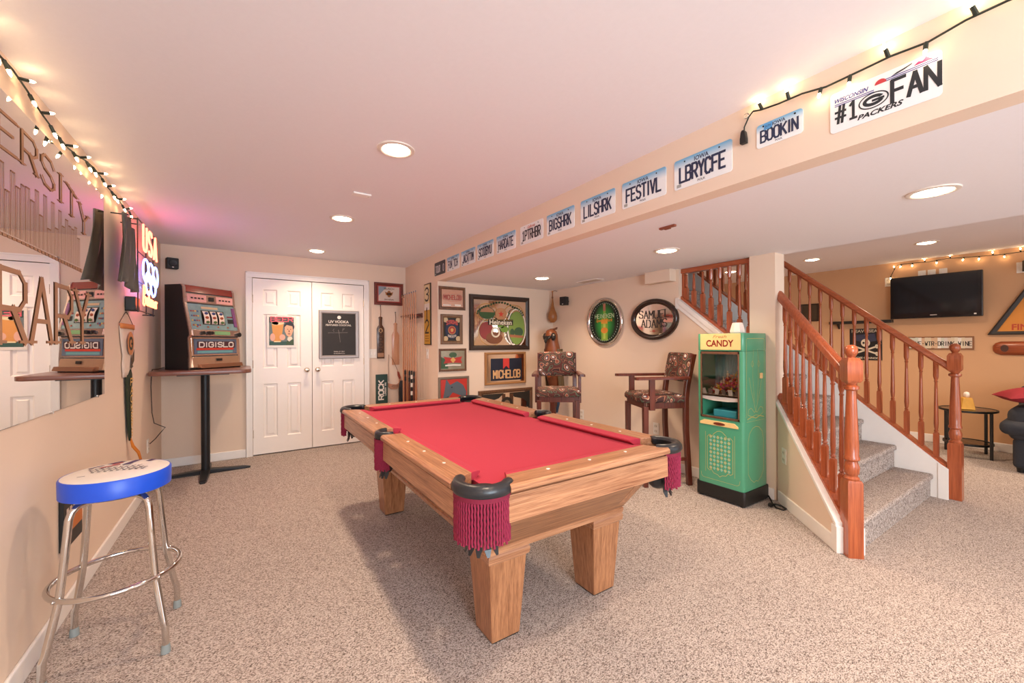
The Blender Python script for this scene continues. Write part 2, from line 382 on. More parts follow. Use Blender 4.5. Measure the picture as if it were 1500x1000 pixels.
# baseboards
def bb(name, *boxes):
    b = MB()
    for q in boxes: b.box(*q)
    return struct(b.build(name, TRIM, smooth=0, bevel=.006))
bb('baseboard_left', (XL, XL + .015, -2.4, YB - .016, 0, .092))
bb('baseboard_back', (XL + .001, .018, YB - .015, YB, 0, .092))
bb('baseboard_back_corner', (1.375, XS - .001, YB - .015, YB, 0, .092))
bb('baseboard_return', (XS - .015, XS, YF, YB - .016, 0, .092))
bb('baseboard_alcove', (XS, XR - .016, YF - .015, YF, 0, .092))
bb('baseboard_right', (XR - .015, XR, 1.58, YF - .001, 0, .092))
bb('baseboard_den', (XT - .015, XT, -2.4, YF, 0, .1))
# door casing and the double doors
b = MB(); b.box(.019, .083, YB - .02, YB + .06, 0, 2.042).box(1.313, 1.377, YB - .02, YB + .06, 0, 2.042).box(.019, 1.377, YB - .02, YB + .06, 2.042, 2.106)
b.box(.019, .035, YB - .027, YB - .02, 0, 2.106).box(1.361, 1.377, YB - .027, YB - .02, 0, 2.106).box(.019, 1.377, YB - .027, YB - .02, 2.09, 2.106)
struct(b.build('trim_2', TRIM, smooth=0, bevel=.003))
def door(n, x0, x1, knob, hinge):
    yf = YB - .002
    cols = ((x0 + .1, x0 + .245), (x0 + .345, x0 + .49)) ; rows = ((.2, .82), (1.0, 1.63), (1.725, 1.915))
    b = MB()                                                    # stiles and rails
    xs = [x0, cols[0][0], cols[0][1], cols[1][0], cols[1][1], x1]; zs = [.012, rows[0][0], rows[0][1], rows[1][0], rows[1][1], rows[2][0], rows[2][1], 2.036]
    for i in (0, 2, 4): b.box(xs[i], xs[i + 1], yf, yf + .035, zs[0], zs[-1])
    for i in (1, 3):
        for j in (0, 2, 4, 6): b.box(xs[i], xs[i + 1], yf, yf + .035, zs[j], zs[j + 1])
    d = struct(b.build('door_%d' % n, DOORM, smooth=0))
    for (a, c) in cols:
        for (e, f) in rows:
            p = MB(); L = lambda o, y: [(a + o, y, e + o), (c - o, y, e + o), (c - o, y, f - o), (a + o, y, f - o)]
            p.loft([L(0, yf + .0005), L(.012, yf + .013), L(.03, yf + .011), L(.042, yf + .003)], cap=False); p.poly(L(.042, yf + .003))
            p.build('panel', DOORM, d, smooth=0)
    k = MB(); k.lathe([(.026, yf), (.026, yf - .006), (.012, yf - .012), (.012, yf - .03), (.024, yf - .04), (.029, yf - .054), (.022, yf - .066), (.001, yf - .07)], (knob, 0, .965), 16, 'y')
    k.build('knob', BRASS, d)
    for z in (.25, 1.05, 1.8):
        h = MB(); h.tube([(hinge, yf - .004, z - .045), (hinge, yf - .004, z + .045)], .006, 8); h.build('hinge', BRASS, d)
door(1, .087, .6965, .638, .084)
door(2, .7025, 1.309, .758, 1.312)
# ================================================================== staircase
RISE, GO, Y1 = .19, .2225, .885
st = bpy.data.objects.new('stairs', None); col.objects.link(st); st['kind'] = 'structure'
left = lambda y: min(3.735, y + 2.2)
for i in range(1, 13):
    y0 = Y1 + GO * (i - 1); y1 = y0 + GO + .035; z1 = RISE * i
    pts = [(left(y0), y0), (4.72, y0), (4.72, y1), (left(y1), y1)]
    if y0 < 1.535 < y1: pts.append((3.735, 1.535))
    b = MB(); b.prism(pts, 'xy', z1 - .045, z1)
    pr = [(left(y0 + .02), y0 + .02), (4.72, y0 + .02), (4.72, y1 - .04), (left(y1 - .04), y1 - .04)]
    s = b.build('step', MATS['carpet'], st, smooth=40, bevel=.016, segs=3)
    r_ = MB(); r_.prism(pr, 'xy', max(0, z1 - RISE - .02), z1 - .044); r_.build('riser', MATS['carpet'], s, smooth=0)
SL = RISE / GO
zr = lambda y: .245 + .87 * (y - .815)                           # top of the right stringer wall
b = MB(); ye = .815 + (ZC - .245) / .87
b.prism([(.815, 0), (.815, zr(.815)), (ye, ZC), (YF, ZC), (YF, 0)], 'yz', 4.722, 4.84)
struct(b.build('trim_3', TRIM, smooth=0))
b = MB(); b.prism([(.80, 0), (.80, zr(.815) + .004), (.86, zr(.86) + .004), (.86, 0)], 'yz', 4.712, 4.722); struct(b.build('trim_4', TRIM, smooth=0, bevel=.002))
# flared knee wall on the left
FL = Matrix.Translation((3.015, .985, 0)) @ Matrix.Rotation(R(45), 4, 'Z') @ Matrix.Scale(-1, 4, (0, 1, 0))   # local x up the flight, local y into the stairs
zf = lambda s: .165 + .745 * s
def flare_prism(s0, s1o, s1i, y0, y1, za, zb):
    b = MB(); b.M = FL
    q = [(s0, y0), (s1o, y0), (s1i, y1), (s0, y1)]
    return b._a([(x, y, za(x)) for x, y in q] + [(x, y, zb(x)) for x, y in q], [(0, 3, 2, 1), (4, 5, 6, 7), (0, 1, 5, 4), (1, 2, 6, 5), (2, 3, 7, 6), (3, 0, 4, 7)])
struct(flare_prism(0, .82, .94, 0, .12, lambda s: 0, zf).build('wall_flare', WALL, smooth=0))
struct(flare_prism(-.02, .805, .945, -.016, .135, zf, lambda s: zf(s) + .032).build('trim_5', TRIM, smooth=0, bevel=.004))
struct(flare_prism(0.03, .785, .787, -.015, 0, lambda s: 0, lambda s: .092).build('baseboard_flare', TRIM, smooth=0, bevel=.004))
struct(flare_prism(-.03, .03, .03, -.016, .135, lambda s: 0, lambda s: .16).build('trim_6', TRIM, smooth=0, bevel=.003))
b = MB(); zu = lambda y: 1.115 + .806 * (y - 1.77)
b.prism([(1.771, zu(1.771)), (2.44, zu(2.44)), (2.44, zu(2.44) + .05), (1.771, zu(1.771) + .05)], 'yz', XR - .02, 3.75)
b.prism([(1.771, zu(1.771) - .05), (2.44, zu(2.44) - .05), (2.44, zu(2.44)), (1.771, zu(1.771))], 'yz', XR - .012, XR)
b.box(XR - .012, XR, 2.44, 2.475, zu(2.44) - .05, zu(2.44) + .06)
struct(b.build('trim_7', TRIM, smooth=0, bevel=.003))
# ------------------------------------------------------------------ railings
def turned(b, x, y, z0, z1, r=.0165, low=.2, high=.13):
    sq = lambda h, zz: [(x - h, y - h, zz), (x + h, y - h, zz), (x + h, y + h, zz), (x - h, y + h, zz)]
    b.loft([sq(r, z0), sq(r, z0 + low - .012), sq(r * .72, z0 + low)])
    t0, t1 = z0 + low - .002, z1 - high + .002
    if t1 - t0 > .05:
        L = t1 - t0; pr = [(.9, 0), (.62, .015), (.95, .035), (.6, .055), (.78, .09), (.92, .17), (.85, .3), (.62, .8), (.55, .93), (.85, .945), (.55, .965), (.8, 1)]
        b.lathe([(r * a, t0 + L * f) for a, f in pr], (x, y, 0), 10)
    if high > .02:
        oc = lambda h, zz: [(x + h * math.cos(R(22.5 + 45 * k)), y + h * math.sin(R(22.5 + 45 * k)), zz) for k in range(8)]
        b.loft([oc(r * .8, z1 - high), oc(r * 1.05, z1 - high + .02), oc(r * 1.05, z1)])
    return b
def baluster(parent, x, y, z0, z1, mesh=None, **k):
    if mesh is None:
        o = turned(MB(), 0, 0, 0, z1 - z0, **k).build('baluster', CHERRY, parent, smooth=40)
    else:
        o = bpy.data.objects.new('baluster', mesh); col.objects.link(o); o.parent = parent
    o.location = (x, y, z0); return o
def newel(parent, x, y, rz, h=.04):
    b = MB(); sq = lambda a, zz: [(-a, -a, zz), (a, -a, zz), (a, a, zz), (-a, a, zz)]
    b.loft([sq(h, 0), sq(h, .44), sq(h * .86, .455)])
    b.lathe([(h * .9, .452), (h * .98, .465), (h * .7, .48), (h * .9, .495), (h * .98, .53), (h * .72, .565), (h * .98, .575), (h * .98, .59), (h * .86, .6), (h * .9, .66), (h * .62, .95), (h * .6, .985), (h * .95, .995), (h * .95, 1.01), (h * .6, 1.02), (h * .85, 1.04)], (0, 0, 0), 18)
    b.loft([sq(h * .8, 1.035), sq(h, 1.05), sq(h, 1.155), sq(h * .72, 1.18)])
    b.lathe([(h * .55, 1.176), (h * .45, 1.186), (h * .62, 1.194), (h * .8, 1.21), (h * .84, 1.226), (h * .74, 1.245), (h * .4, 1.256), (.001, 1.259)], (0, 0, 0), 18)
    o = b.build('newel_post', CHERRY, parent, smooth=40); o.location = (x, y, 0); o.rotation_euler = (0, 0, rz); return o
def rail(parent, p, q, name='handrail', w_=.06, h=.06, m=CHERRY):
    p, q = Vector(p), Vector(q); d = Vector((q.x - p.x, q.y - p.y, 0)).normalized(); n = Vector((-d.y, d.x, 0))
    prof = [(-.5, .25), (-.42, .7), (-.25, .95), (0, 1.02), (.25, .95), (.42, .7), (.5, .25), (.36, .12), (.36, 0), (-.36, 0), (-.36, .12)]
    b = MB(); b.loft([[e + n * a * w_ + up * c * h for a, c in prof] for e in (p, q)])
    return b.build(name, m, parent, smooth=50)
SHOE = wood('cherry_rail_along', '#8e3f20', '#bb6238', 'y', 9, .3, .4)
# right side guard
t = thing('stair_railing', 'cherry wood banister with turned balusters on the stringer beside the side table', 'railing', (4.80, .775, 0))
newel(t, 0, 0, 0)
zb = lambda y: 1.04 + .86 * (y - .817)
rail(t, (0, .02, zb(.795)), (0, 1.44, zb(2.215)), m=SHOE, h=.068)
sh = MB(); f0, f1 = .045, 2.2
sh.loft([[(a, f, zr(.775 + f) + c) for a, c in ((-.055, .0), (.035, .0), (.035, .022), (-.055, .022))] for f in (f0, f1)]); sh.build('shoe_rail', SHOE, t, smooth=0)
mesh = None
for k in range(24):
    y = .884 + .09 * k; top = min(zb(y) + .02, ZC - .002); z0 = zr(y) + .015
    if top - z0 < .12: break
    if y > 2.18: o = baluster(t, 0, y - .775, z0, top, None, high=.02)
    else:
        o = baluster(t, 0, y - .775, z0, z0 + .795, mesh, low=.2, high=.15); mesh = o.data
# left flared guard
t = thing('stair_railing', 'cherry wood banister angled out over the low wall beside the candy machine', 'railing', (3.03, .915, 0))
newel(t, 0, 0, R(45))
P0 = Vector((3.03, .915, 0)); P1 = Vector((3.655, 1.568, 0)); dv = P1 - P0; Ls = dv.length
zfl = lambda f: zf(f * Ls + .0 - .04) + .032
a = Vector((0, 0, 1.055)); c2 = Vector((dv.x, dv.y, 1.055 + .57)); rail(t, a + dv * .04, c2, w_=.064, h=.068, m=CHERRY)
nv = Vector((-dv.y, dv.x, 0)).normalized()
sh = MB(); sh.loft([[dv * f + nv * a_ + up * (zfl(f) + c3) for a_, c3 in ((-.032, -.004), (.032, -.004), (.032, .022), (-.032, .022))] for f in (.05, .995)]); sh.build('shoe_rail', CHERRY, t, smooth=0)
mesh = None
for k in range(9):
    f = .105 + k * .1; p = dv * f; z0 = zfl(f) + .012; z1 = 1.055 + .57 * f + .02
    o = baluster(t, p.x, p.y, z0, z1, None, low=.21, high=.16)
# upper guard in the wall opening
t = thing('stair_railing', 'cherry wood balusters filling the sloped wall opening above the candy machine', 'railing', (3.64, 1.772, 1.1))
sh = MB(); sh.loft([[(a_, f, zu(1.772 + f) + .05 - 1.1 + c3) for a_, c3 in ((-.03, -.002), (.03, -.002), (.03, .03), (-.03, .03))] for f in (.0, .666)]); sh.build('shoe_rail', SHOE, t, smooth=0)
MB().box(-.03, .03, 0, .667, .855, .898).build('top_rail', SHOE, t, smooth=0, bevel=.003)
MB().box(-.012, .02, .64, .667, .6, .856).build('end_post', CHERRY, t, smooth=0, bevel=.002)
for y in (1.802, 1.883, 1.973, 2.06, 2.145, 2.226, 2.317, 2.397):
    z0 = zu(y) + .075 - 1.1; hh = .86 - z0
    baluster(t, 0, y - 1.772, z0, .86, None, low=min(.2, hh * .45), high=.1 if hh > .45 else .02, r=.017)
# ================================================================== ceiling lights
CANE = emis('lamp_lens', '#fff0dc', 1)
cb = CANE.node_tree.nodes['Principled BSDF']; cb.inputs['Emission Color'].default_value = CAN_COLOR + (1,); cb.inputs['Emission Strength'].default_value = 12
cb.inputs['Base Color'].default_value = (.8, .8, .8, 1)
BAFFLE = plain('lamp_baffle', '#e8dcd0', .5)
def can(x, y, z, label, group):
    t = thing('ceiling_light', label, 'ceiling light', (x, y, z), 0, group)
    b = MB(); n = 28
    L = lambda r, zz: [(r * math.cos(2 * math.pi * k / n), r * math.sin(2 * math.pi * k / n), zz) for k in range(n)]
    b.loft([L(.098, -.0005), L(.096, -.006), L(.08, -.009), L(.074, -.006), L(.07, -.0008)], cap=False); b.build('trim_ring', BAFFLE, t, smooth=50)
    e = MB(); e.lathe([(.072, -.001), (.066, -.007), (.05, -.012), (.02, -.0155), (.001, -.016)], (0, 0, 0), 24); e.build('lens', CANE, t, smooth=60)
    d = bpy.data.lights.new('lamp_beam', 'AREA'); d.shape = 'DISK'; d.size = .12; d.energy = CAN_WATTS; d.color = CAN_COLOR; d.spread = R(CAN_SPREAD)
    o = bpy.data.objects.new('lamp_beam', d); col.objects.link(o); o.parent = t; o.location = (0, 0, -.018)
for y, l in ((-2.0, 'by the rear wall'), (-.72, 'midway to the rear wall'), (.73, 'short of the pool table'), (2.17, 'above the middle of the pool table'), (3.607, 'between the pool table and the double doors'), (5.02, 'straight before the double doors')):
    can(.69, y, ZC, 'round recessed light in the high ceiling ' + l, 'recessed lights in the high ceiling')
for y, l in ((-2.1, 'by the patio window'), (-.955, 'midway to the patio window'), (.519, 'beside the number one fan plate'), (1.996, 'between the bulkhead and the stair opening'), (3.594, 'in front of the framed beer mirrors')):
    can(2.775, y, ZS, 'round recessed light in the low ceiling ' + l, 'recessed lights in the low ceiling')
for y, l in ((-1.95, 'by the patio window'), (-.9, 'well short of the sofa'), (.14, 'above the sofa'), (1.183, 'in front of the television'), (2.225, 'beside the pillar and upper banister'), (3.27, 'at the far end behind the stairs')):
    can(6.065, y, ZC, 'round recessed light in the den ceiling ' + l, 'recessed lights in the den ceiling')
# ================================================================== pool table
PT = thing('pool_table', 'oak pool table with red cloth and fringed black leather pockets', 'pool table', (1.24, 2.335, 0))
HX, HY, ZT = .603, 1.12, .777          # outer half sizes and rail height
RW = .105                              # wooden rail width
FR = plain('burgundy_fringe', '#8c1b3d', .8, vary=.25, scale=160)
FR2 = plain('fringe_band', '#7e1734', .85, vary=.1)
b = MB(); b.box(-HX + RW + .01, HX - RW - .01, -HY + RW + .01, HY - RW - .01, .70, .742); b.build('playing_field', FELT, PT, smooth=0)
def rail_piece(axis, sgn, a0, a1, m, sights, k0=.5, k1=.5):
    """a rail along axis ('x' or 'y') on side sgn from a0 to a1, with its cushion and apron"""
    H, = ((HX,) if axis == 'y' else (HY,))
    def pt(o, a, z): return (sgn * (H - o), a, z) if axis == 'y' else (a, sgn * (H - o), z)
    def ext(prof, name, mm, parent, e=0, bev=0):
        bb_ = MB(); bb_.loft([[pt(o, a0 + k0 * max(0, o - .0) * e, z) for o, z in prof], [pt(o, a1 - k1 * max(0, o) * e, z) for o, z in prof]])
        return bb_.build(name, mm, parent, smooth=0, bevel=bev)
    r = ext([(.018, ZT - .03), (-.008, ZT - .03), (-.013, ZT - .024), (-.013, ZT - .01), (-.002, ZT), (RW, ZT - .002), (RW, ZT - .047), (.018, ZT - .047)], 'rail', m, PT, 1, .003)
    ext([(RW - .001, ZT - .004), (RW + .012, ZT - .003), (RW + .05, ZT - .01), (RW + .052, ZT - .016), (RW + .03, ZT - .034), (RW - .001, ZT - .034)], 'cushion', FELT, PT, 1)
    ext([(.003, ZT - .041), (.017, ZT - .041), (.017, ZT - .0468), (.035, ZT - .0468), (.035, ZT - .14), (.001, ZT - .14)], 'apron', m, PT, 0, .002)
    for f in sights:
        s = MB(); x, y, z = pt(RW * .62, a0 + (a1 - a0) * f, ZT - .0008)
        s.lathe([(.0075, z - .001), (.0075, z + .0012), (.001, z + .0014)], (x, y, 0), 8); s.build('sight', PLASTIC, r)
C0 = .15                              # rails stop this far from the corner
S0 = .068                              # half gap at the side pockets
for sg in (-1, 1):
    rail_piece('y', sg, -HY + C0, -S0, OAK, (.25, .5, .75), .5, .12); rail_piece('y', sg, S0, HY - C0, OAK, (.25, .5, .75), .12, .5)
    rail_piece('x', sg, -HX + C0, HX - C0, OAKX, (.25, .5, .75))
# tapered cabinet
L = lambda hx, hy, z: [(-hx, -hy, z), (hx, -hy, z), (hx, hy, z), (-hx, hy, z)]
b = MB(); b.loft([L(.395, .875, .415), L(.51, 1.03, .66), L(.515, 1.035, .705)]); b.build('cabinet', wood('shaded_brown_oak_cabinet', '#6d4229', '#ab7650', 'x', 9), PT, smooth=0)  # wood browner than the rails and darkened for the shade under the apron
b = MB(); b.loft([L(.385, .865, .395), L(.402, .882, .398), L(.406, .886, .42), L(.398, .878, .428)]); b.build('base_moulding', OAKX, PT, smooth=0)
for sx in (-1, 1):                     # corner posts of the cabinet
    for sy in (-1, 1):
        b = MB(); q = lambda hx, hy, z: [(sx * (hx + .004), sy * (hy + .004), z), (sx * (hx + .004), sy * (hy - .06), z), (sx * (hx - .02), sy * (hy - .06), z), (sx * (hx - .06), sy * (hy - .02), z), (sx * (hx - .06), sy * (hy + .004), z)]
        b.loft([q(.4, .88, .43), q(.51, 1.03, .66)]); b.build('corner_post', OAKZ, PT, smooth=0)
for sx in (-1, 1):
    for sy in (-1, 1):
        cx, cy = sx * .298, sy * .778
        b = MB(); q = lambda h, z: [(cx - h, cy - h, z), (cx + h, cy - h, z), (cx + h, cy + h, z), (cx - h, cy + h, z)]
        b.loft([q(.071, .006), q(.094, .355)]); lg = b.build('leg', OAKZ, PT, smooth=0, bevel=.004)
        m2 = MB(); m2.loft([q(.094, .352), q(.103, .36), (q(.106, .385)), q(.1, .396)]); m2.build('cap_moulding', OAKX, lg, smooth=0)
        m3 = MB(); m3.loft([q(.066, 0), q(.066, .007)]); m3.build('foot_pad', BLACK, lg, smooth=0)
# pockets
def pocket(cx, cy, a0, a1, r, name):
    n = 26; arc = [R(a0 + (a1 - a0) * i / n) for i in range(n + 1)]
    hd = MB()                                                  # the dark hole
    hd.lathe([(r * .62, .60), (r * .62, .7425)], (cx, cy, 0), 20); 
    pk = hd.build('pocket', BLACK, PT, smooth=60)
    cb_ = MB(); loops = []
    q_ = r / .072; prof = [(-.020 * q_, -.004), (-.014 * q_, .005), (-.002 * q_, .010), (.009 * q_, .006), (.016 * q_, -.006), (.018 * q_, -.022), (.013 * q_, -.034), (-.010 * q_, -.034)]
    for i, a in enumerate(arc):
        e = .75 if i in (0, n) else 1
        loops.append([(cx + (r + o * e) * math.cos(a), cy + (r + o * e) * math.sin(a), ZT + .001 + z * e) for o, z in prof])
    cb_.loft(loops); cb_.build('leather_collar', LEATHER, pk, smooth=60)
    fr = MB(); inn = arc[3:-3]; rf = r + .008
    bd = MB(); bd.loft([[(cx + (rf + o) * math.cos(a), cy + (rf + o) * math.sin(a), z) for o, z in ((-.004, ZT - .034), (.008, ZT - .034), (.008, ZT - .05), (-.004, ZT - .05))] for a in inn]); bd.build('fringe_band', FR2, pk)
    nf = 26
    for i in range(nf + 1):
        a = inn[0] + (inn[-1] - inn[0]) * i / nf; x, y = cx + (rf + .003) * math.cos(a), cy + (rf + .003) * math.sin(a)
        ln = .158 + .006 * math.sin(i * 2.4); zz = [ZT - .045 - ln * k / 15 for k in range(16)]
        tw = [(x + .0012 * math.cos(k * 2.1 + i), y + .0012 * math.sin(k * 2.1 + i), z) for k, z in enumerate(zz)]
        fr.tube(tw, [.0056 if k % 2 else .0042 for k in range(16)], 5)
    fr.build('fringe', FR, pk, smooth=80, kind='stuff')
    mid = (a0 + a1) / 2; sh_ = MB()
    sh_.lathe([(r * .62, .68), (r * .6, .62), (r * .45, .565), (r * .3, .55), (.001, .548)], (cx, cy, 0), 14); sh_.build('ball_net', LEATHER, pk, smooth=50)
    for k in range(5):
        a = R(mid - 60 + 30 * k); x, y = cx + r * .62 * math.cos(a), cy + r * .62 * math.sin(a); tx, ty = -math.sin(a), math.cos(a)
        f = MB(); f.loft([[(x + tx * s * .013 + math.cos(a) * o, y + ty * s * .013 + math.sin(a) * o, z) for s, o in ((-1, 0), (1, 0), (1, .003), (-1, .003))] for z in (.60, .545)] + [[(x + tx * s * .005 + math.cos(a) * o, y + ty * s * .005 + math.sin(a) * o, .522) for s, o in ((-1, .01), (1, .01), (1, .013), (-1, .013))]])
        f.build('leather_strap', LEATHER, pk, smooth=0)
k = .045
for sx, sy, mid in ((-1, -1, 225), (1, -1, 315), (1, 1, 45), (-1, 1, 135)):
    pocket(sx * (HX - .1), sy * (HY - .1), mid - 101, mid + 101, .095, 'corner')
for sx, mid in ((-1, 180), (1, 0)):
    pocket(sx * (HX - .05), 0, mid - 100, mid + 100, .06, 'side')
# ================================================================== bar stool
BS = thing('bar_stool', 'chrome bar stool with a blue rimmed round seat beside the mirror wall', 'bar stool', (-.452, 2.385, 0))
SEATW = plain('printed_vinyl', '#efe7de', .4, vary=.04, scale=8)
b = MB(); b.lathe([(.168, .664), (.176, .668), (.177, .735), (.173, .741)], (0, 0, 0), 40); b.build('seat_band', plain('blue_vinyl', '#1f55d8', .35, vary=.03), BS, smooth=50)
b = MB(); b.lathe([(.173, .740), (.16, .7445), (.1, .749), (.001, .7505)], (0, 0, 0), 40); so = b.build('seat_top', SEATW, BS, smooth=70)
def seatart(name, hexc, polys):
    q = MB()
    for pl in polys: q.poly([(x, y, .7445 + .0085 * max(0, 1 - (x * x + y * y) / .03)) for x, y in pl])
    q.build(name, plain('ink_' + name, hexc, .5), so, smooth=0)
seatart('purple_print', '#4a3d66', [[(.0, .06), (.03, .155), (.055, .15), (.03, .06)], [(.075, .09), (.09, .14), (.11, .125), (.095, .085)], [(-.06, .13), (-.02, .165), (.0, .15), (-.04, .115)], [(-.11, .08), (-.07, .11), (-.06, .1), (-.1, .065)]])
seatart('red_print', '#b02a34', [[(-.07, .06), (-.01, .09), (-.005, .075), (-.065, .045)], [(-.04, .105), (-.01, .13), (.0, .12), (-.03, .09)]])
q = []
for j in range(3):
    for i in range(9):
        x = -.1 + .02 * i + .01 * j; y = .035 - .03 * j - .004 * i
        q.append([(x, y), (x + .004, y), (x + .016, y + .022), (x + .012, y + .022)]); q.append([(x + .008, y), (x + .012, y), (x + .002, y + .016), (x - .001, y + .014)])
q.append([(-.11, -.055), (.1, -.02), (.1, -.025), (-.11, -.06)])
seatart('script_print', '#2a2a40', q)
b = MB(); b.lathe([(.13, .652), (.13, .664)], (0, 0, 0), 24); b.build('swivel_plate', BLACKM, BS)
RP = .21 / math.sqrt(2)
for sx in (-1, 1):
    for sy in (-1, 1):
        p = [(sx * .03, sy * .03, .648), (sx * .075, sy * .075, .648), (sx * .1, sy * .1, .642), (sx * .112, sy * .112, .625), (sx * .118, sy * .118, .6), (sx * .128, sy * .128, .45), (sx * .139, sy * .139, .31), (sx * .143, sy * .143, .285), (sx * .168, sy * .168, .13), (sx * .1745, sy * .1745, .105), (sx * .176, sy * .176, .03)]
        lg = MB().tube(p, .0125, 12).build('leg', CHROME, BS, smooth=60)
        MB().lathe([(.013, .0), (.017, .001), (.0165, .02), (.014, .036)], (sx * .176, sy * .176, 0), 12).build('foot', plain('grey_rubber', '#8f9694', .6), lg)
        MB().ball((sx * (RP + .004), sy * (RP + .004), .31), .007, 8, 6).build('rivet', CHROME, lg)
MB().tube([(.205 * math.cos(2 * math.pi * i / 40), .205 * math.sin(2 * math.pi * i / 40), .31) for i in range(40)], .0105, 10, True).build('foot_ring', CHROME, BS, smooth=60)
# ================================================================== pub table and slot machine
t = thing('pub_table', 'brown laminate pub table on a black cross base beside the double doors', 'table', (-.32, 5.05, 0))
b = MB(); b.prism(rrect(.765, .80, .09), 'xy', 1.003, 1.04); b.build('tabletop', wood('brown_laminate', '#6a4238', '#8a5d4e', 'x', 6, .35), t, smooth=30, bevel=.006)
b = MB(); b.lathe([(.037, .02), (.037, 1.0)], (0, 0, 0), 20); b.build('column', BLACKM, t)
b = MB(); b.box(-.2, .2, -.2, .2, .985, 1.003); b.build('mounting_plate', BLACKM, t, smooth=0)
for k in range(4):
    b = MB(); b.M = Matrix.Rotation(R(90 * k), 4, 'Z')
    b.loft([[(0, y, z) for y, z in ((-.04, 0.004), (.04, .004), (.04, .045), (-.04, .045))], [(.33, y, z) for y, z in ((-.03, .002), (.03, .002), (.028, .022), (-.028, .022))], [(.375, y, z) for y, z in ((-.02, .001), (.02, .001), (.018, .012), (-.018, .012))]])
    b.build('foot', BLACKM, t, smooth=0, bevel=.003)
SM = thing('slot_machine', 'chrome fronted slot machine with a black side and three reels', 'slot machine', (-.336, 5.167, 1.04), R(45))
W2, D0 = .275, .14                                             # half width, half depth
prof = [(-D0, 0), (-D0, .11), (-D0 + .012, .30), (-D0 - .005, .33), (-D0 + .0, .38), (-D0 + .06, .64), (-D0 + .065, .68), (-D0 + .075, .79), (-D0 + .09, .815), (D0, .815), (D0, 0)]
b = MB(); b.prism(prof, 'yz', -W2, -W2 + .02); b.build('side_panel', BLACK, SM, smooth=0)
b = MB(); b.prism(prof, 'yz', W2 - .02, W2); b.build('side_panel', BLACK, SM, smooth=0)
b = MB(); b.prism([(y + .012 if y < 0 else y, z) for y, z in prof], 'yz', -W2 + .02, W2 - .02); b.build('body', plain('machine_grey', '#6d6a68', .4), SM, smooth=0)
CPINK = plain('polished_steel', '#d9c6ba', .16, metal=.9, vary=0)
for sx in (-1, 1):
    b = MB(); b.loft([[(sx * W2 + o, y + d, z) for y, z in prof[:9]] for o, d in ((-.022 if sx > 0 else 0, -.012), (0 if sx > 0 else .022, -.012), (0 if sx > 0 else .022, .01), (-.022 if sx > 0 else 0, .01))], closed=False, ring=True)
    b.build('edge_trim', CPINK, SM, smooth=0)
def slab(name, z0, z1, y0, y1, x0, x1, m, th=.012, parent=SM, bev=.002):
    """a panel on the leaning front between heights z0 and z1 (front depth y0 at the bottom, y1 at the top)"""
    b = MB(); b.loft([[(x0, y0, z0), (x1, y0, z0), (x1, y0 + th, z0), (x0, y0 + th, z0)], [(x0, y1, z1), (x1, y1, z1), (x1, y1 + th, z1), (x0, y1 + th, z1)]])
    return b.build(name, m, parent, smooth=0, bevel=bev)
X2 = W2 - .022
slab('top_panel', .745, .812, -D0 + .06, -D0 + .078, -X2, X2, plain('red_acrylic', '#8f3022', .2, coat=.5))
pb = slab('pay_panel', .645, .735, -D0 + .048, -D0 + .056, -X2, X2, CPINK)
PINKP = plain('pink_pay_card', '#eeb2a8', .3, vary=.1)
for x0, x1 in ((-X2 + .01, -.055), (.055, X2 - .01)):
    slab('pay_card', .655, .725, -D0 + .0445, -D0 + .0505, x0, x1, PINKP, .004, pb, 0)
    for i in range(4):
        xx = x0 + (x1 - x0) * (i + .7) / 5.2
        slab('pay_mark', .683, .697, -D0 + .0425, -D0 + .0437, xx, xx + .022, plain('dark_ink', '#3b2424', .5), .002, pb, 0)
slab('counter_display', .672, .712, -D0 + .042, -D0 + .045, -.025, .025, BLACK, .006, pb, 0)
TEALP = plain('teal_glass', '#7f9c9c', .2, vary=.25, scale=25, coat=.5)
rp = slab('reel_glass', .385, .635, -D0 - .006, -D0 + .05, -X2, X2, TEALP)
fy = lambda z, o=0: -D0 - .006 + (z - .385) / .25 * .056 - o
def fr_quad(name, x0, x1, z0, z1, m, o, parent):
    b = MB(); b.poly([(x0, fy(z0, o), z0), (x1, fy(z0, o), z0), (x1, fy(z1, o), z1), (x0, fy(z1, o), z1)]); return b.build(name, m, parent, smooth=0)
fr_quad('reel_surround', -.13, .12, .435, .575, BLACK, .002, rp)
REEL = plain('reel_strip', '#e9d6c6', .4, vary=.05)
for i in range(3):
    xc = -.085 + .08 * i; b = MB()
    b.loft([[(xc - .03, fy(z, .004 + .012 * math.sin(math.pi * k / 6)), z), (xc + .03, fy(z, .004 + .012 * math.sin(math.pi * k / 6)), z)] for k, z in enumerate([.442 + .125 * j / 6 for j in range(7)])], closed=False, cap=False)
    r_ = b.build('reel', REEL, rp, smooth=60)
    for z, hx in ((.46, '#4c6b3a'), (.505, '#a04a2c'), (.548, '#3c4a7c')):
        q = MB(); q.ball((xc, fy(z, .0175), z), (.02, .003, .014), 10, 6); q.build('symbol', plain('symbol_' + hx[1:], hx, .4), r_)
for i in range(5):
    for j in range(4): fr_quad('pay_symbol', -.235 + .022 * (i % 4), -.22 + .022 * (i % 4), .42 + .045 * j, .435 + .045 * j, plain('symbol_' + ('a04a2c', 'c8a24a', '3c4a7c', '8a3040')[(i + j) % 4], '#' + ('a04a2c', 'c8a24a', '3c4a7c', '8a3040')[(i + j) % 4], .4), .003, rp) if i < 4 else None
for i in range(4):
    z = .405; xc = -.2 + .11 * i; fr_quad('line_button', xc, xc + .018, z, z + .014, plain('symbol_a04a2c', '#a04a2c', .4), .003, rp)
fr_quad('title_strip', -.12, .06, .59, .612, plain('symbol_c9ae8a', '#c9ae8a', .4), .003, rp)
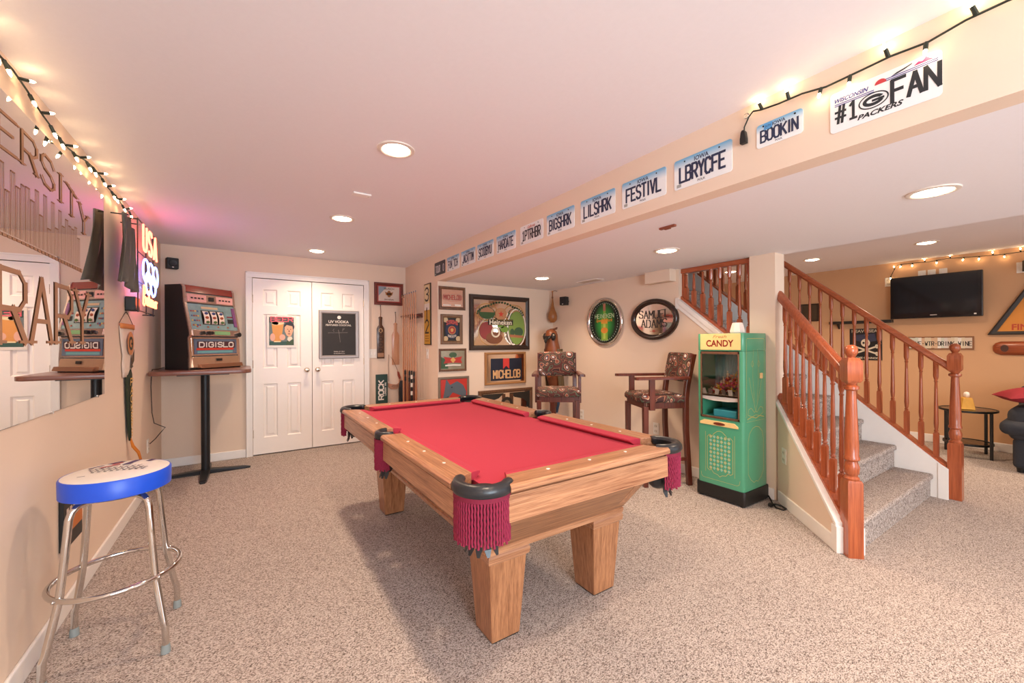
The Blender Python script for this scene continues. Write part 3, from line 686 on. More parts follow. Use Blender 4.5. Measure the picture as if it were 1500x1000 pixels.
fr_quad('bet_display', .15, .215, .455, .5, BLACK, .003, rp); fr_quad('credit_strip', .15, .215, .515, .53, plain('symbol_7c2430', '#7c2430', .4), .003, rp)
slab('side_lamp', .42, .62, -D0 - .006, -D0 + .04, X2 - .035, X2, plain('purple_lamp', '#7c4a78', .3), .02)
dk = slab('button_deck', .32, .382, -D0 - .03, -D0 - .02, -X2, X2, CPINK, .04)
for xc in (-.16, -.1, -.07):
    b = MB(); b.lathe([(.016, -D0 - .026), (.016, -D0 - .045), (.001, -D0 - .046)], (xc, 0, .352), 12, 'y'); b.build('button', BLACK, dk)
b = MB(); b.lathe([(.02, -D0 - .02), (.024, -D0 - .05), (.001, -D0 - .055)], (.235, 0, .34), 14, 'y'); b.build('knob', BLACK, dk)
slab('green_display', .335, .37, -D0 - .032, -D0 - .028, -.03, .14, plain('green_display', '#86b27c', .3), .006, dk, 0)
bp_ = slab('belly_glass', .13, .31, -D0 - .012, -D0 - .004, -X2, X2, CPINK, .014)
yb_ = -D0 - .014
def quadb(name, x0, x1, z0, z1, hexc, y=yb_, par=None):
    b = MB(); b.poly([(x0, y, z0), (x1, y, z0), (x1, y + .006 * (z1 - z0) / .18, z1), (x0, y + .006 * (z1 - z0) / .18, z1)]); return b.build(name, plain('print_' + hexc[1:], hexc, .3, coat=.4), par or bp_, smooth=0)
quadb('belly_art', -X2 + .02, X2 - .02, .145, .295, '#5d6c80'); quadb('red_flash', -X2 + .04, X2 - .06, .185, .205, '#c93a2a', yb_ - .001); quadb('teal_strip', -X2 + .05, X2 - .07, .155, .178, '#6aa3a8', yb_ - .001)
quadb('title_ground', -X2 + .05, X2 - .04, .205, .27, '#4a2c34', yb_ - .001)
lettering(bp_, 'lettering', 'DIGISLO', .0, .237, .045, .37, plain('silver_letter', '#e6ddd4', .3), yb_ - .003, .011)
tr = slab('coin_tray', .02, .12, -D0 - .03, -D0 - .012, -X2, X2, GOLD if False else plain('brushed_brass', '#c9a88c', .3, metal=.7), .04)
slab('tray_lip', .012, .05, -D0 - .075, -D0 - .06, -X2 + .04, X2, plain('brown_steel', '#94684e', .3, metal=.6), .05, tr)
slab('coin_return', .075, .1, -D0 - .03, -D0 - .027, -.01, .05, BLACK, .006, tr, 0)
slab('plinth', 0.0, .02, -D0 - .02, -D0 - .02, -W2, W2, BLACKM, .04)
t = tag(MB().tube([(-.64, 5.12, 1.06), (-.675, 5.06, 1.05), (-.7105, 5.0, 1.047), (-.7105, 4.96, 1.02), (-.7105, 4.93, .9), (-.7, 4.9, .66), (-.69, 4.93, .56), (-.62, 5.0, .5), (-.64, 4.95, .475), (-.67, 4.85, .43), (-.7, 4.79, .40)], .004, 6).build('power_cord', plain('brown_cord', '#4a3a32', .6), smooth=60), 'thin brown power cord hanging from the pub table to the wall outlet', 'cord')
# ================================================================== left wall
INK = lambda h: plain('ink_' + h, '#' + h, .5, vary=.03)
t = hung('wall_mirror', 'large frameless wall mirror etched with a skyline and serif lettering', 'mirror', 'left', 2.29, 1.583)
MB().box(-1.14, 1.14, -.008, -.0005, -.6, .6).build('mirror_glass', MIRROR, t, smooth=0, bevel=.002)
ETCH = plain('etched_gold', '#b98a68', .7, vary=.05)
yy = -.0092
lettering(t, 'etched_lettering', 'UNIVERSITY', 0.02, .46, .125, 1.62, ETCH, yy, .02, .36, .03, arc=.13)
lettering(t, 'etched_lettering', 'LIBRARY', 0.02, -.16, .26, 1.62, ETCH, yy, .034, .26, .05)
b = MB(); random.seed(3)
for i in range(34):
    x = -.72 + .042 * i; hgt = .10 + .16 * abs(math.sin(i * 1.7)) * (1 - abs(x) * .5); wd = .03
    for q in ((x, x + .004), (x + wd, x + wd + .004), (x + wd * .5, x + wd * .5 + .003)): b.flat(rect(q[0], q[1], .1, .1 + hgt), yy)
    b.flat(rect(x, x + wd + .004, .1 + hgt - .005, .1 + hgt), yy)
for i in range(40): b.flat(rect(-.74 + .037 * i, -.71 + .037 * i, .085 - .0005 * abs(i - 20), .095), yy)
b.build('etched_skyline', ETCH, t, smooth=0)
for x in (-1.0, -.33, .33, 1.0):
    for z in (.6, -.6):
        MB().box(x - .008, x + .008, -.011, -.0005, z - .006, z + .006).build('clip', CHROME, t, smooth=0)
# string lights: wire with sockets and small lit bulbs
BULB = emis('fairy_bulb', '#ffd9a0', 45)
WIRE = plain('green_wire', '#20281f', .6)
def string_lights(label, pts, dirs, every, off):
    o = tag(MB().tube(pts, .0036, 6).build('string_lights', WIRE, smooth=60), label, 'string lights')
    P = [Vector(p) for p in pts]; n = 0
    segs = [(P[i + 1] - P[i]).length for i in range(len(P) - 1)]; tot = sum(segs); s = every * .4
    while s < tot:
        a = s; i = 0
        while a > segs[i]: a -= segs[i]; i += 1
        p = P[i].lerp(P[i + 1], a / segs[i]); d = Vector(dirs[n % len(dirs)]).normalized(); n += 1
        so = MB().tube([p, p + d * .03], .0065, 7).build('socket', WIRE, o)
        bu = MB().tube([p + d * .029, p + d * .036, p + d * .046, p + d * .052], [.0045, .0055, .004, .001], 7); bu.build('bulb', BULB, so, smooth=70)
        s += every * (.8 + .4 * random.random())
    return o
wl = [(-.69, 1.2, 2.27), (-.69, 1.6, 2.262), (-.69, 2.0, 2.262), (-0.69, 2.118, 2.267), (-0.69, 2.206, 2.272), (-0.69, 2.327, 2.257), (-0.69, 2.401, 2.241), (-0.69, 2.487, 2.229), (-0.69, 2.661, 2.214), (-0.69, 2.764, 2.212), (-0.69, 2.877, 2.224), (-0.69, 3.013, 2.248), (-0.69, 3.165, 2.262), (-0.69, 3.295, 2.258), (-0.69, 3.437, 2.241), (-0.69, 3.628, 2.249), (-0.69, 3.846, 2.229), (-0.69, 4.02, 2.25)]
string_lights('string of small warm lights along the top of the mirror wall', wl, ((.3, .2, -1), (.5, .6, .25), (.35, -.2, -.8), (.4, .5, .3), (.3, .3, -.9)), .095, 1)
string_lights('string of small warm lights on the bulkhead above the number one fan plate', [(1.86, .9, 2.285), (1.86, .87, 2.276), (1.86, 0.8, 2.268), (1.86, 0.714, 2.266), (1.86, 0.634, 2.251), (1.86, 0.541, 2.254), (1.86, 0.448, 2.258), (1.86, 0.356, 2.25), (1.86, 0.274, 2.266), (1.86, 0.194, 2.268), (1.86, -.1, 2.26), (1.86, -.6, 2.262)], ((-.3, .3, 1), (-.35, .1, .9), (-.5, 0, -1), (-.3, 0, -1), (-.3, .2, 1), (-.35, 0, -1)), .095, 1)
string_lights('string of small warm lights over the wall television', [(7.25, 1.77, 2.11), (7.25, 1.735, 2.2), (7.25, 1.694, 2.285), (7.25, 1.574, 2.29), (7.25, 1.397, 2.28), (7.25, 1.235, 2.293), (7.25, 1.132, 2.285), (7.25, .863, 2.266), (7.25, .762, 2.265), (7.25, .645, 2.268), (7.25, .3, 2.27)], ((-.6, 0, -1), (-.5, 0, .7), (-.6, .2, -.8), (-.5, 0, -1), (-.5, 0, .7)), .1, 1)
pl = thing('light_plug', 'black end plug dangling from the bulkhead string lights', 'plug', (1.872, .941, 2.19))
MB().tube([(-.012, -.04, .095), (-.008, -.02, .08), (-.006, 0, .045), (-.008, 0, .02)], .003, 6).build('lead', WIRE, pl)
MB().loft([[(-.02, a - .011, z) if False else (x - .011, a, z) for x, a in ((-.011, -.011 * k), (.011, -.011 * k), (.011, .011 * k), (-.011, .011 * k))] for z, k in ((-.03, 1.2), (-.01, 1.2), (.02, .8), (.028, .4))]).build('plug_body', BLACK, pl, smooth=0, bevel=.002)
MB().ball((-.008, -.01, .09), (.008, .012, .012), 8, 6).build('adhesive_clip', GLASS, pl)
# neon sign
NS = hung('neon_sign', 'lit neon bar sign with red letters and interlocked blue rings', 'neon sign', 'left', 4.29, 1.86)
REDN = emis('neon_red', '#ff5540', 8); BLUN = emis('neon_blue', '#6f8cff', 7); YELN = emis('neon_script', '#ff7048', 6)
def neon(name, pls, m, r, y):
    b = MB()
    for p in pls:
        if len(p) > 1: b.tube([(q[0], y, q[1]) for q in p], r, 6)
    return b.build(name, m, NS, smooth=70)
for k, ch in enumerate('USA'):
    pls, tw = strokes(ch, .19, .125, 0)
    for o in (0,):
        neon('neon_letter', [[(x - .29 + .21 * k, z + .12 - .0 * k) for x, z in p] for p in pls], REDN, .007, -.1)
for cx, cz in ((-.2, 0), (0, 0), (.2, 0), (-.1, -.085), (.1, -.085)):
    neon('neon_ring', [[(cx + .105 * math.cos(R(a)), cz - .02 + .085 * math.sin(R(a))) for a in range(0, 361, 15)]], BLUN, .006, -.1)
scr = [[(-.27, -.16), (-.29, -.3), (-.25, -.31), (-.2, -.28), (-.22, -.24), (-.28, -.235), (-.2, -.21), (-.21, -.165), (-.27, -.16)]]
x = -.17
for ch in 'udweiser':
    h = .06
    scr += {'u': [[(x, -.24), (x, -.285), (x + .02, -.3), (x + .035, -.285), (x + .035, -.24), (x + .045, -.3)]], 'd': [[(x + .035, -.27), (x + .02, -.245), (x, -.27), (x + .01, -.3), (x + .035, -.285), (x + .035, -.18), (x + .045, -.3)]],
            'w': [[(x, -.24), (x + .01, -.3), (x + .025, -.255), (x + .04, -.3), (x + .055, -.24)]], 'e': [[(x, -.275), (x + .035, -.27), (x + .02, -.242), (x, -.27), (x + .015, -.3), (x + .045, -.288)]],
            'i': [[(x + .01, -.24), (x + .012, -.3), (x + .025, -.29)], [(x + .01, -.215), (x + .012, -.22)]], 's': [[(x + .035, -.25), (x + .01, -.248), (x + .03, -.28), (x + .005, -.3)]], 'r': [[(x, -.24), (x + .005, -.3)], [(x + .005, -.265), (x + .025, -.24), (x + .04, -.25)]]}[ch]
    x += {'w': .068, 'i': .035}.get(ch, .056)
neon('neon_script', [[(a * 1.05, c + .02) for a, c in p] for p in scr], YELN, .0048, -.1)
b = MB()
for z in (.34, .1, -.12, -.33): b.tube([(-.33, -.075, z), (.33, -.075, z)], .004, 6)
for x in (-.3, 0, .3): b.tube([(x, -.07, -.34), (x, -.07, .34)], .004, 6)
for x in (-.3, .3):
    for z in (-.33, .34): b.tube([(x, -.07, z), (x, -.001, z)], .005, 6)
b.build('wire_frame', BLACKM, NS)
MB().box(-.32, -.16, -.06, -.004, -.33, -.23).build('transformer', BLACK, NS, smooth=0, bevel=.004)
for k in range(14):
    x = -.3 + .6 * (k % 7) / 6; z = .30 if k < 7 else -.15
    MB().lathe([(.006, -.1), (.006, -.07)], (x, 0, z), 8, 'y').build('tube_support', GLASS, NS)
# dark cloth
t = thing('hanging_cloth', 'dark grey cloth hanging flared beside the neon sign', 'cloth', (XL, 3.70, 2.13))
b = MB(); loops = []
for i in range(15):
    f = i / 14; z = -.0 - .47 * f; y0, y1 = -.16 - .20 * f ** 2.2 + .03 * f, .215 - .04 * f
    loops.append([(.07 + .016 * math.sin(j * 1.5 + f * 2) - .0 + .012 * f, y0 + (y1 - y0) * j / 12, z - .03 * (j / 12) * (1 - f) + .02 * math.sin(j * .5)) for j in range(13)])
b.loft(loops, cap=False, closed=False); b2 = MB(); b2.v = b.v[:]; b2.f = b.f[:]
o = b2.build('fabric', plain('dark_grey_fabric', '#5a5852', .4, vary=.1, scale=14), t, smooth=80)
md = o.modifiers.new('thick', 'SOLIDIFY'); md.thickness = .004
MB().tube([(.004, -.1, .0), (.09, -.1, .0)], .004, 6).build('hook', BLACKM, t); MB().tube([(.004, .15, .0), (.09, .15, .0)], .004, 6).build('hook', BLACKM, t)
# pennant
t = hung('pennant', 'narrow white and green felt pennant with gold letters and orange tassels', 'pennant', 'left', 4.03, 1.0)
def strip(rows, name, m, y0):
    b = MB(); b.loft([[(x0 + (x1 - x0) * k / 6, y0 - .012 * math.sin(math.pi * k / 6) - .008, z) for k in range(7)] for z, x0, x1 in rows], cap=False, closed=False)
    o = b.build(name, m, t, smooth=80); mm = o.modifiers.new('thick', 'SOLIDIFY'); mm.thickness = .003; return o
strip([(.41, -.235, .2), (.3, -.2, .16), (.2, -.15, .12), (.15, -.17, .14), (.1, -.16, .13), (.05, -.15, .1)], 'white_felt', plain('white_felt', '#e2cdbc', .95), 0)
strip([(.10, -.02, .02), (.06, -.1, .1), (.0, -.1, .1), (-.15, -.08, .08), (-.3, -.055, .05), (-.4, -.03, .02), (-.42, -.02, .01)], 'green_felt', plain('green_felt', '#2e3524', .95), -.006)
strip([(.43, -.235, .205), (.395, -.23, .2)], 'orange_binding', plain('orange_binding', '#d98a4e', .9), -.004)
b = MB(); b.ell(-.01, .29, .1, .085, -.026); b.build('orange_emblem', INK('d68a52'), t, smooth=0)
b = MB(); b.ering(-.01, .29, .06, .05, .02, -.028); b.flat(rect(-.01, .05, .28, .295), -.028); b.build('emblem_letter', INK('33402c'), t, smooth=0)
b = MB(); b.flat([(.02, .2), (.1, .25), (.09, .16), (.03, .13), (.06, .12), (-.02, .1)], -.027); b.build('emblem_figure', INK('4c3c24'), t, smooth=0)
for k, ch in enumerate('PACKERS'):
    lettering(t, 'lettering', ch, -.002, .0 - .062 * k + .01, .046, .085 - .008 * k, INK('e2b458'), -.029, .011)
for k in range(3): MB().tube([(-.01, -.02, -.4), (0.0 + .02 * k, -.03, -.47), (.06 + .02 * k, -.05, -.53), (.13 + .02 * k, -.05, -.585 - .01 * k), (.2 + .02 * k, -.04, -.62 - .01 * k)], .006, 6).build('tassel', plain('orange_tassel', '#d9822e', .8), t)
MB().tube([(-.225, -.004, .43), (-.08, -.004, .5), (-.02, -.004, .52), (.04, -.004, .5), (.19, -.004, .43)], .002, 5).build('hanging_string', plain('brown_cord', '#4a3a32', .6), t)
t = hung('wall_plaque', 'small black plaque with orange band low on the wall behind the bar stool', 'plaque', 'left', 2.84, .43)
MB().box(-.13, .13, -.018, -.001, -.11, .13).build('board', BLACK, t, smooth=0, bevel=.004)
b = MB(); b.flat(rect(-.12, .12, -.04, .03), -.0195); b.build('orange_band', INK('c9702c'), t, smooth=0)
b = MB(); [b.flat(rect(-.1 + .045 * k, -.07 + .045 * k, .045, .08), -.0195) for k in range(5)]; b.build('pale_marks', INK('dcc3b4'), t, smooth=0)
# outlets and switches
def outlet(wall, u, z, label, rot=None, loc=None, switch=False, wd=.072):
    l, r = (loc, rot) if loc else on(wall, u, z)
    t = thing('light_switch' if switch else 'wall_outlet', label, 'switch' if switch else 'outlet', l, r)
    MB().box(-wd / 2, wd / 2, -.007, -.0005, -.06, .06).build('cover_plate', PLASTIC, t, smooth=0, bevel=.003)
    if switch:
        for x in ((0,) if wd < .1 else (-.024, .024)): MB().box(x - .009, x + .009, -.013, -.006, -.02, .02).build('rocker', TRIM, t, smooth=0, bevel=.002)
    else:
        for z2 in (-.026, .026):
            s = MB(); s.prism(rrect(.036, .034, .012), 'xz', -.0095, -.006)
            s = [s.build('socket', plain('ivory', '#e2d6c6', .4), t, smooth=0)][0]
            for x in (-.008, .008): MB().box(x - .0015, x + .0015, -.0102, -.0094, z2 - .006 , z2 + .007).build('slot', BLACK, s, smooth=0)
            s.location = (0, 0, z2)
            for c in s.children: c.location = (0, 0, -z2)
    return t
outlet('left', 4.78, .385, 'white wall outlet below the neon sign with a cord plugged in')
outlet('back', 1.43, 1.148, 'white double light switch beside the double doors', switch=True, wd=.1)
outlet('bulk', 4.715, 1.152, 'white light switch under the numbered yellow plank', switch=True)
outlet('right', 3.825, .37, 'white wall outlet behind the armchair in front of the parrot')
outlet('right', 2.71, .382, 'white wall outlet between the legs of the side-on armchair')
outlet('', 0, 0, 'white wall outlet on the angled stair wall', R(-135), (3.505, 1.475, .39))
outlet('tv', 1.785, 2.075, 'white outlet plate at the television corner under the string lights')
for u, l in ((1.46, 'blank white plate above the television nearest the drop of the string lights'), (1.372, 'blank white plate in the middle above the television'), (1.27, 'blank white plate above the television nearest the triangular sign'), (.66, 'white wall plate beside the small speaker above the triangular sign')):
    p_ = outlet('tv', u, 2.12 if u > 1 else 2.095, l, switch=True); p_.name = 'wall_plate'; p_['category'] = 'wall plate'
# ================================================================== speakers
def speaker(loc, rz, label, s=1):
    t = thing('wall_speaker', label, 'speaker', loc, rz)
    MB().tube([(0, -.001, 0), (0, -.05 * s, 0)], .012, 8).build('bracket', BLACKM, t)
    b = MB(); b.M = Matrix.Translation((0, -.05 * s, 0)) @ Matrix.Rotation(R(18), 4, 'Z')
    b.box(-.048 * s, .048 * s, -.075 * s, 0, -.055 * s, .055 * s); o = b.build('cabinet', SPEAKER, t, smooth=0, bevel=.006)
    b = MB(); b.M = Matrix.Translation((0, -.05 * s, 0)) @ Matrix.Rotation(R(18), 4, 'Z'); b.lathe([(.036 * s, -.0755 * s), (.034 * s, -.079 * s), (.02 * s, -.0765 * s), (.001, -.078 * s)], (0, 0, 0), 18, 'y'); b.build('driver', BLACKM, o)
    b = MB(); b.M = Matrix.Translation((0, -.05 * s, 0)) @ Matrix.Rotation(R(18), 4, 'Z'); b.flat(rect(-.008, .008, -.045 * s, -.037 * s), -.0765 * s); b.build('badge', PLASTIC, o, smooth=0)
speaker((-.625, YB, 2.115), R(0), 'small black satellite speaker above the slot machine')
speaker((XR, 4.07, 1.822), R(-90), 'small black satellite speaker beside the hanging gourd')
speaker((XT, .60, 2.1), R(-90), 'small black satellite speaker above the triangular sign', 1.1)
# ================================================================== back wall things
t = thing('beer_poster', 'tin beer poster with a smiling man and a tall glass on a door', 'poster', (.377, YB - .003, 1.43))
MB().box(-.152, .152, -.004, -.0005, -.192, .192).build('tin_sheet', plain('tin_white', '#e9ded2', .35), t, smooth=0, bevel=.001)
def art(parent, items, y0=-.0045, step=.0004):
    for k, (nm, hx, shapes) in enumerate(items):
        for s in shapes:
            b = MB()
            if s[0] == 'e': b.ell(s[1], s[2], s[3], s[4], y0 - step * k)
            elif s[0] == 'r': b.flat(rect(*s[1:]), y0 - step * k)
            elif s[0] == 'o': b.ering(s[1], s[2], s[3], s[4], s[5], y0 - step * k)
            else: b.flat(s[1], y0 - step * k)
            b.build(nm, INK(hx), parent, smooth=0)
art(t, [('green_ground', '2f5548', [('r', -.13, .125, -.165, .165)]),
        ('grey_sky', '6c7a78', [('r', -.128, .123, -.12, .1)]),
        ('beer_glass', 'e09a4c', [('p', [(-.085, -.125), (-.01, -.125), (.02, .1), (-.105, .1)])]),
        ('beer_foam', 'f0dcae', [('e', -.042, .1, .066, .025), ('e', -.07, .092, .035, .02), ('r', -.08, -.015, -.128, -.115)]),
        ('hand', 'eab39a', [('e', -.095, -.07, .026, .045), ('e', .005, -.07, .03, .035)]),
        ('hair', '2a2a30', [('e', .075, .055, .056, .055)]),
        ('face', 'e9b08c', [('p', [(.028, .05), (.05, .075), (.11, .06), (.118, .01), (.1, -.05), (.075, -.07), (.048, -.045), (.03, 0)])]),
        ('features', '6a3328', [('e', .06, .025, .008, .004), ('e', .09, .025, .008, .004), ('e', .074, -.03, .014, .005), ('p', [(.07, .015), (.078, .015), (.08, -.01), (.07, -.01)])]),
        ('collar', 'e9dcc4', [('p', [(.06, -.07), (.1, -.06), (.11, -.09), (.075, -.12), (.055, -.1)])]),
        ('green_jacket', '3c5230', [('p', [(.04, -.16), (.055, -.105), (.075, -.125), (.11, -.095), (.122, -.1), (.122, -.16)])])])
lettering(t, 'lettering', 'BEER', 0, .14, .05, .225, INK('d9606e'), -.0095, .0125)
t = thing('chalkboard', 'framed black chalkboard with white heading hung on a door', 'sign', (1.01, YB - .003, 1.397))
ring_frame(t, .475, .605, .04, .02, plain('grey_frame', '#a39a98', .4, metal=.4))
MB().box(-.2, .2, -.008, -.002, -.265, .265).build('board', plain('chalk_black', '#2b2624', .6, vary=.25, scale=9), t, smooth=0)
MB().ell(.0, .215, .022, .022, -.009).build('round_badge', PLASTIC, t, smooth=0)
CH = INK('e8ded4')
typed(t, 'heading', 'UV VODKA', -.005, .16, .24, CH, -.009, .02); typed(t, 'subheading', 'FEATURED COCKTAIL', -.005, .118, .3, CH, -.009, .015)
typed(t, 'footer', 'DRINK UV ONLY', .0, -.215, .13, CH, -.009); typed(t, 'footer', 'IN MODERATION', .0, -.24, .13, CH, -.009)
b = MB(); b.tube([(-.13, -.009, .02), (.1, -.009, .025)], .0015, 4); b.tube([(-.01, -.009, .06), (0, -.009, .0), (.012, -.009, -.1)], .0015, 4)
b.tube([(-.06, -.009, .07), (-.075, -.009, .05), (-.06, -.009, .035)], .0015, 4); b.tube([(.04, -.009, .04), (.045, -.009, .08), (.065, -.009, .075), (.045, -.009, .06)], .0015, 4); b.build('chalk_marks', INK('a8a09a'), t, smooth=0)
def framed(name, label, cat, wall, u, z, w_, h_, fw_, d, fm, face, group=None):
    t = hung(name, label, cat, wall, u, z, group); ring_frame(t, w_, h_, fw_, d, fm)
    MB().box(-w_ / 2 + fw_ * .9, w_ / 2 - fw_ * .9, -d * .5, -.003, -h_ / 2 + fw_ * .9, h_ / 2 - fw_ * .9).build('mirror_panel' if face in (MIRROR, BMIR) else 'picture', face, t, smooth=0)
    return t
BMIR = plain('bar_mirror', '#eadccb', .05, metal=1, vary=0)
REDWOOD = wood('reddish_frame', '#4e1c14', '#7a3022', 'x', 8)
t = framed('framed_picture', 'red-brown framed bar mirror with a gold crest near the room corner', 'picture', 'back', 1.642, 1.947, .39, .3, .04, .025, REDWOOD, plain('pale_print', '#d9c4b2', .3, vary=.1, scale=8))
art(t, [('red_mat', 'a8433c', [('r', -.155, .155, -.11, .11)]), ('pale_field', 'd6c3b4', [('r', -.14, .14, -.097, .097)]), ('grey_corner', '8c96a0', [('p', [(-.14, .097), (-.03, .097), (-.14, -.03)])]),
        ('gold_crest', 'a5672e', [('e', 0, .0, .028, .045), ('p', [(-.055, .03), (0, .01), (.055, .03), (.04, -.02), (0, -.01), (-.04, -.02)])]), ('crest_dark', '54301c', [('e', 0, .0, .012, .02)])], -.0135)
lettering(t, 'lettering', 'BUSCH', 0, .07, .022, .13, INK('3a2418'), -.0165, .004); lettering(t, 'lettering', 'BAVARIAN', 0, -.075, .016, .12, INK('6a3a24'), -.0165, .003)
# paddles
def paddle(x, z0, z1, m, label, dark):
    t = thing('wooden_paddle', label, 'paddle', (x, YB, z0))
    H = z1 - z0; w_ = .049
    pts = [(-w_, 0), (w_, 0), (w_, H * .70), (w_ * .75, H * .75), (w_ * .42, H * .79), (w_ * .42, H * .93), (w_ * .55, H * .97), (0, H), (-w_ * .55, H * .97), (-w_ * .42, H * .93), (-w_ * .42, H * .79), (-w_ * .75, H * .75), (-w_, H * .70)]
    b = MB(); b.prism(pts, 'xz', -.02, -.002); b.build('blade', m, t, smooth=30, bevel=.003)
    MB().tube([(0, -.01, H * .97), (.006, -.012, H + .06), (.002, -.004, H + .14)], .004, 6).build('cord', plain('leather_cord', '#7a4a30', .8), t)
    MB().lathe([(.006, -.015), (.006, -.0005)], (.002, 0, H + .14), 8, 'y').build('nail', BLACKM, t)
    if dark:
        b = MB()
        for k in range(4): b.ering(0, H * (.2 + .13 * k), .03, .028, .009, -.0208, 8)
        b.build('carved_letters', INK('2a1a10'), t, smooth=0)
        b = MB(); b.flat(rect(-.04, .04, .02, H * .13), -.0208); b.build('burned_panel', INK('a5795a'), t, smooth=0)
        b = MB(); b.ering(0, H * .66, .026, .03, .01, -.0208, 16); b.build('emblem', INK('c9a574'), t, smooth=0)
paddle(1.526, 1.08, 1.645, wood('dark_paddle', '#3d2517', '#63402a', 'z', 9), 'dark stained wooden paddle with carved letters hung by a cord', True)
paddle(1.727, .99, 1.565, wood('pale_paddle', '#b57a58', '#d29c78', 'z', 9), 'plain pale wooden paddle hung by a cord', False)
t = thing('wooden_hatchet', 'small carved wooden hatchet with a red handle hung by a string', 'hatchet', (1.715, YB, .69))
b = MB(); b.prism([(-.095, .055), (-.09, .0), (-.05, -.03), (.02, -.035), (.075, 0), (.098, .06), (.085, .12), (.06, .1), (.055, .05), (.02, .03), (-.04, .04)], 'xz', -.018, -.002); b.build('blade', plain('carved_tan', '#b98468', .6, vary=.15), t, smooth=0, bevel=.003)
b = MB(); b.prism([(.06, .1), (.085, .12), (.058, .2), (.035, .21), (.04, .15)], 'xz', -.02, -.002); b.build('handle', plain('red_wrap', '#8e3a2c', .6, vary=.2), t, smooth=0, bevel=.003)
MB().tube([(.045, -.026, .2), (-.03, -.026, .37), (-.08, -.01, .44), (-.085, -.006, .3), (-.08, -.01, .08)], .003, 6).build('string', plain('leather_cord', '#7a4a30', .8), t)
b = MB(); b.ering(0, .01, .045, .014, .005, -.0188, 14); b.build('carved_letters', INK('5e3a2a'), t, smooth=0)
t = thing('vertical_sign', 'dark green upright sign with white lettering leaning on the wall', 'sign', (1.537, YB, .4))
MB().box(-.076, .076, -.03, -.002, -.4, .468).build('board', plain('dark_green_paint', '#23423a', .5), t, smooth=0, bevel=.003)
o = lettering(t, 'lettering', 'ROCK', 0, 0, .062, .25, PLASTIC, 0, .016); o.rotation_euler = (0, R(-90), 0); o.location = (-.012, -.031, .26)
o = lettering(t, 'lettering', 'LONDON INN', 0, 0, .018, .17, PLASTIC, 0, .004); o.rotation_euler = (0, R(-90), 0); o.location = (.045, -.031, .27)
t = thing('cue_case', 'black soft cue case standing in the corner behind the cues', 'case', (1.80, 5.44, 0))
b = MB(); b.loft([[(x * k, y * k, z) for x, y in rrect(.1, .08, .03)] for z, k in ((0, .95), (.3, 1), (.62, 1), (.72, .9), (.775, .6))]); b.build('bag', plain('navy_nylon', '#1d222c', .6, vary=.15), t, smooth=50)
MB().tube([(-.05, -.03, .7), (-.06, -.06, .5), (-.05, -.03, .3)], .008, 6).build('strap', BLACK, t)
# cue rack and cues
t = thing('cue_rack', 'dark wooden wall rack holding the pool cues upright', 'rack', (XS, 4.9, 0))
MB().box(-.015, 0 - .0005, -.03, .45, 1.60, 1.66).build('wall_plate', MAHOG, t, smooth=0, bevel=.002)
MB().box(-.13, -.012, -.02, .44, 1.625, 1.645).build('upper_shelf', MAHOG, t, smooth=0, bevel=.002)
MB().box(-.015, -.0005, -.26, .2, .44, .5).build('lower_plate', MAHOG, t, smooth=0, bevel=.002)
MB().box(-.15, -.0005, -.26, .26, .40, .44).build('lower_shelf', MAHOG, t, smooth=0, bevel=.002)
CUES = ((5.13, 'dark'), (5.05, 'pale'), (4.97, 'dark'), (4.89, 'wrap'), (4.81, 'dark'), (4.74, 'pale'))
PALEW = wood('maple_shaft', '#b0704c', '#cf946c', 'z', 12); 
for k, (y, kind) in enumerate(CUES):
    lb = ('pool cue with a brown butt next to the bridge stick', 'pool cue with a plain tan butt next to the brown cue by the bridge stick', 'pool cue with a brown butt between a plain tan cue and the patterned cue', 'pool cue with a white and black patterned butt in the wall rack', 'pool cue with a brown butt between the patterned cue and a plain tan cue', 'pool cue with a plain tan butt at the rack end by the numbered plank')[k]
    _ = {'dark': 'pool cue with a brown butt standing in the wall rack', 'pale': 'pool cue with a plain pale butt standing in the wall rack', 'wrap': 'pool cue with a white and black patterned butt in the wall rack'}[kind]
    x = 1.735; c = thing('pool_cue', lb, 'cue', (x, y, .4405), 0, 'pool cues in the wall rack')
    MB().lathe([(.011, .5), (.006, 1.46)], (0, 0, 0), 10).build('shaft', PALEW, c, smooth=60)
    bt = MB().lathe([(.013, 0), (.0155, .01), (.0145, .25), (.0112, .5), (.011, .502)], (0, 0, 0), 10).build('butt', {'dark': MAHOG, 'pale': wood('tan_butt', '#8a5030', '#b27248', 'z', 9), 'wrap': BLACK}[kind], c, smooth=60)
    MB().lathe([(.006, 1.459), (.0055, 1.478), (.001, 1.48)], (0, 0, 0), 10).build('tip', plain('cue_tip', '#5a6a80', .8), c)
    if kind != 'pale':
        for z in ((.2, .3, .4) if kind == 'wrap' else (.36, .44)):
            MB().lathe([(.0150 - .006 * (z - .2), z), (.0150 - .006 * (z - .17), z + .05)], (0, 0, 0), 10).build('inlay', PLASTIC if kind == 'wrap' else BLACK, bt)
c = thing('bridge_stick', 'pool bridge stick with a metal cross head beside the cues', 'bridge stick', (1.735, 5.2, .4405))
MB().lathe([(.012, 0), (.008, 1.44)], (0, 0, 0), 10).build('shaft', PALEW, c)
MB().box(-.006, .006, -.06, .05, 1.43, 1.47).build('bridge_head', BRASS, c, smooth=0, bevel=.004)
t = hung('number_plank', 'tall yellow plank with black numerals three one two', 'sign', 'bulk', 4.69, 1.632)
MB().box(-.1, .1, -.014, -.001, -.372, .372).build('edge_board', plain('dark_edge', '#3a2a1a', .5), t, smooth=0)
MB().box(-.088, .088, -.017, -.013, -.36, .36).build('face', plain('yellow_paint', '#c9962e', .4, vary=.1), t, smooth=0)
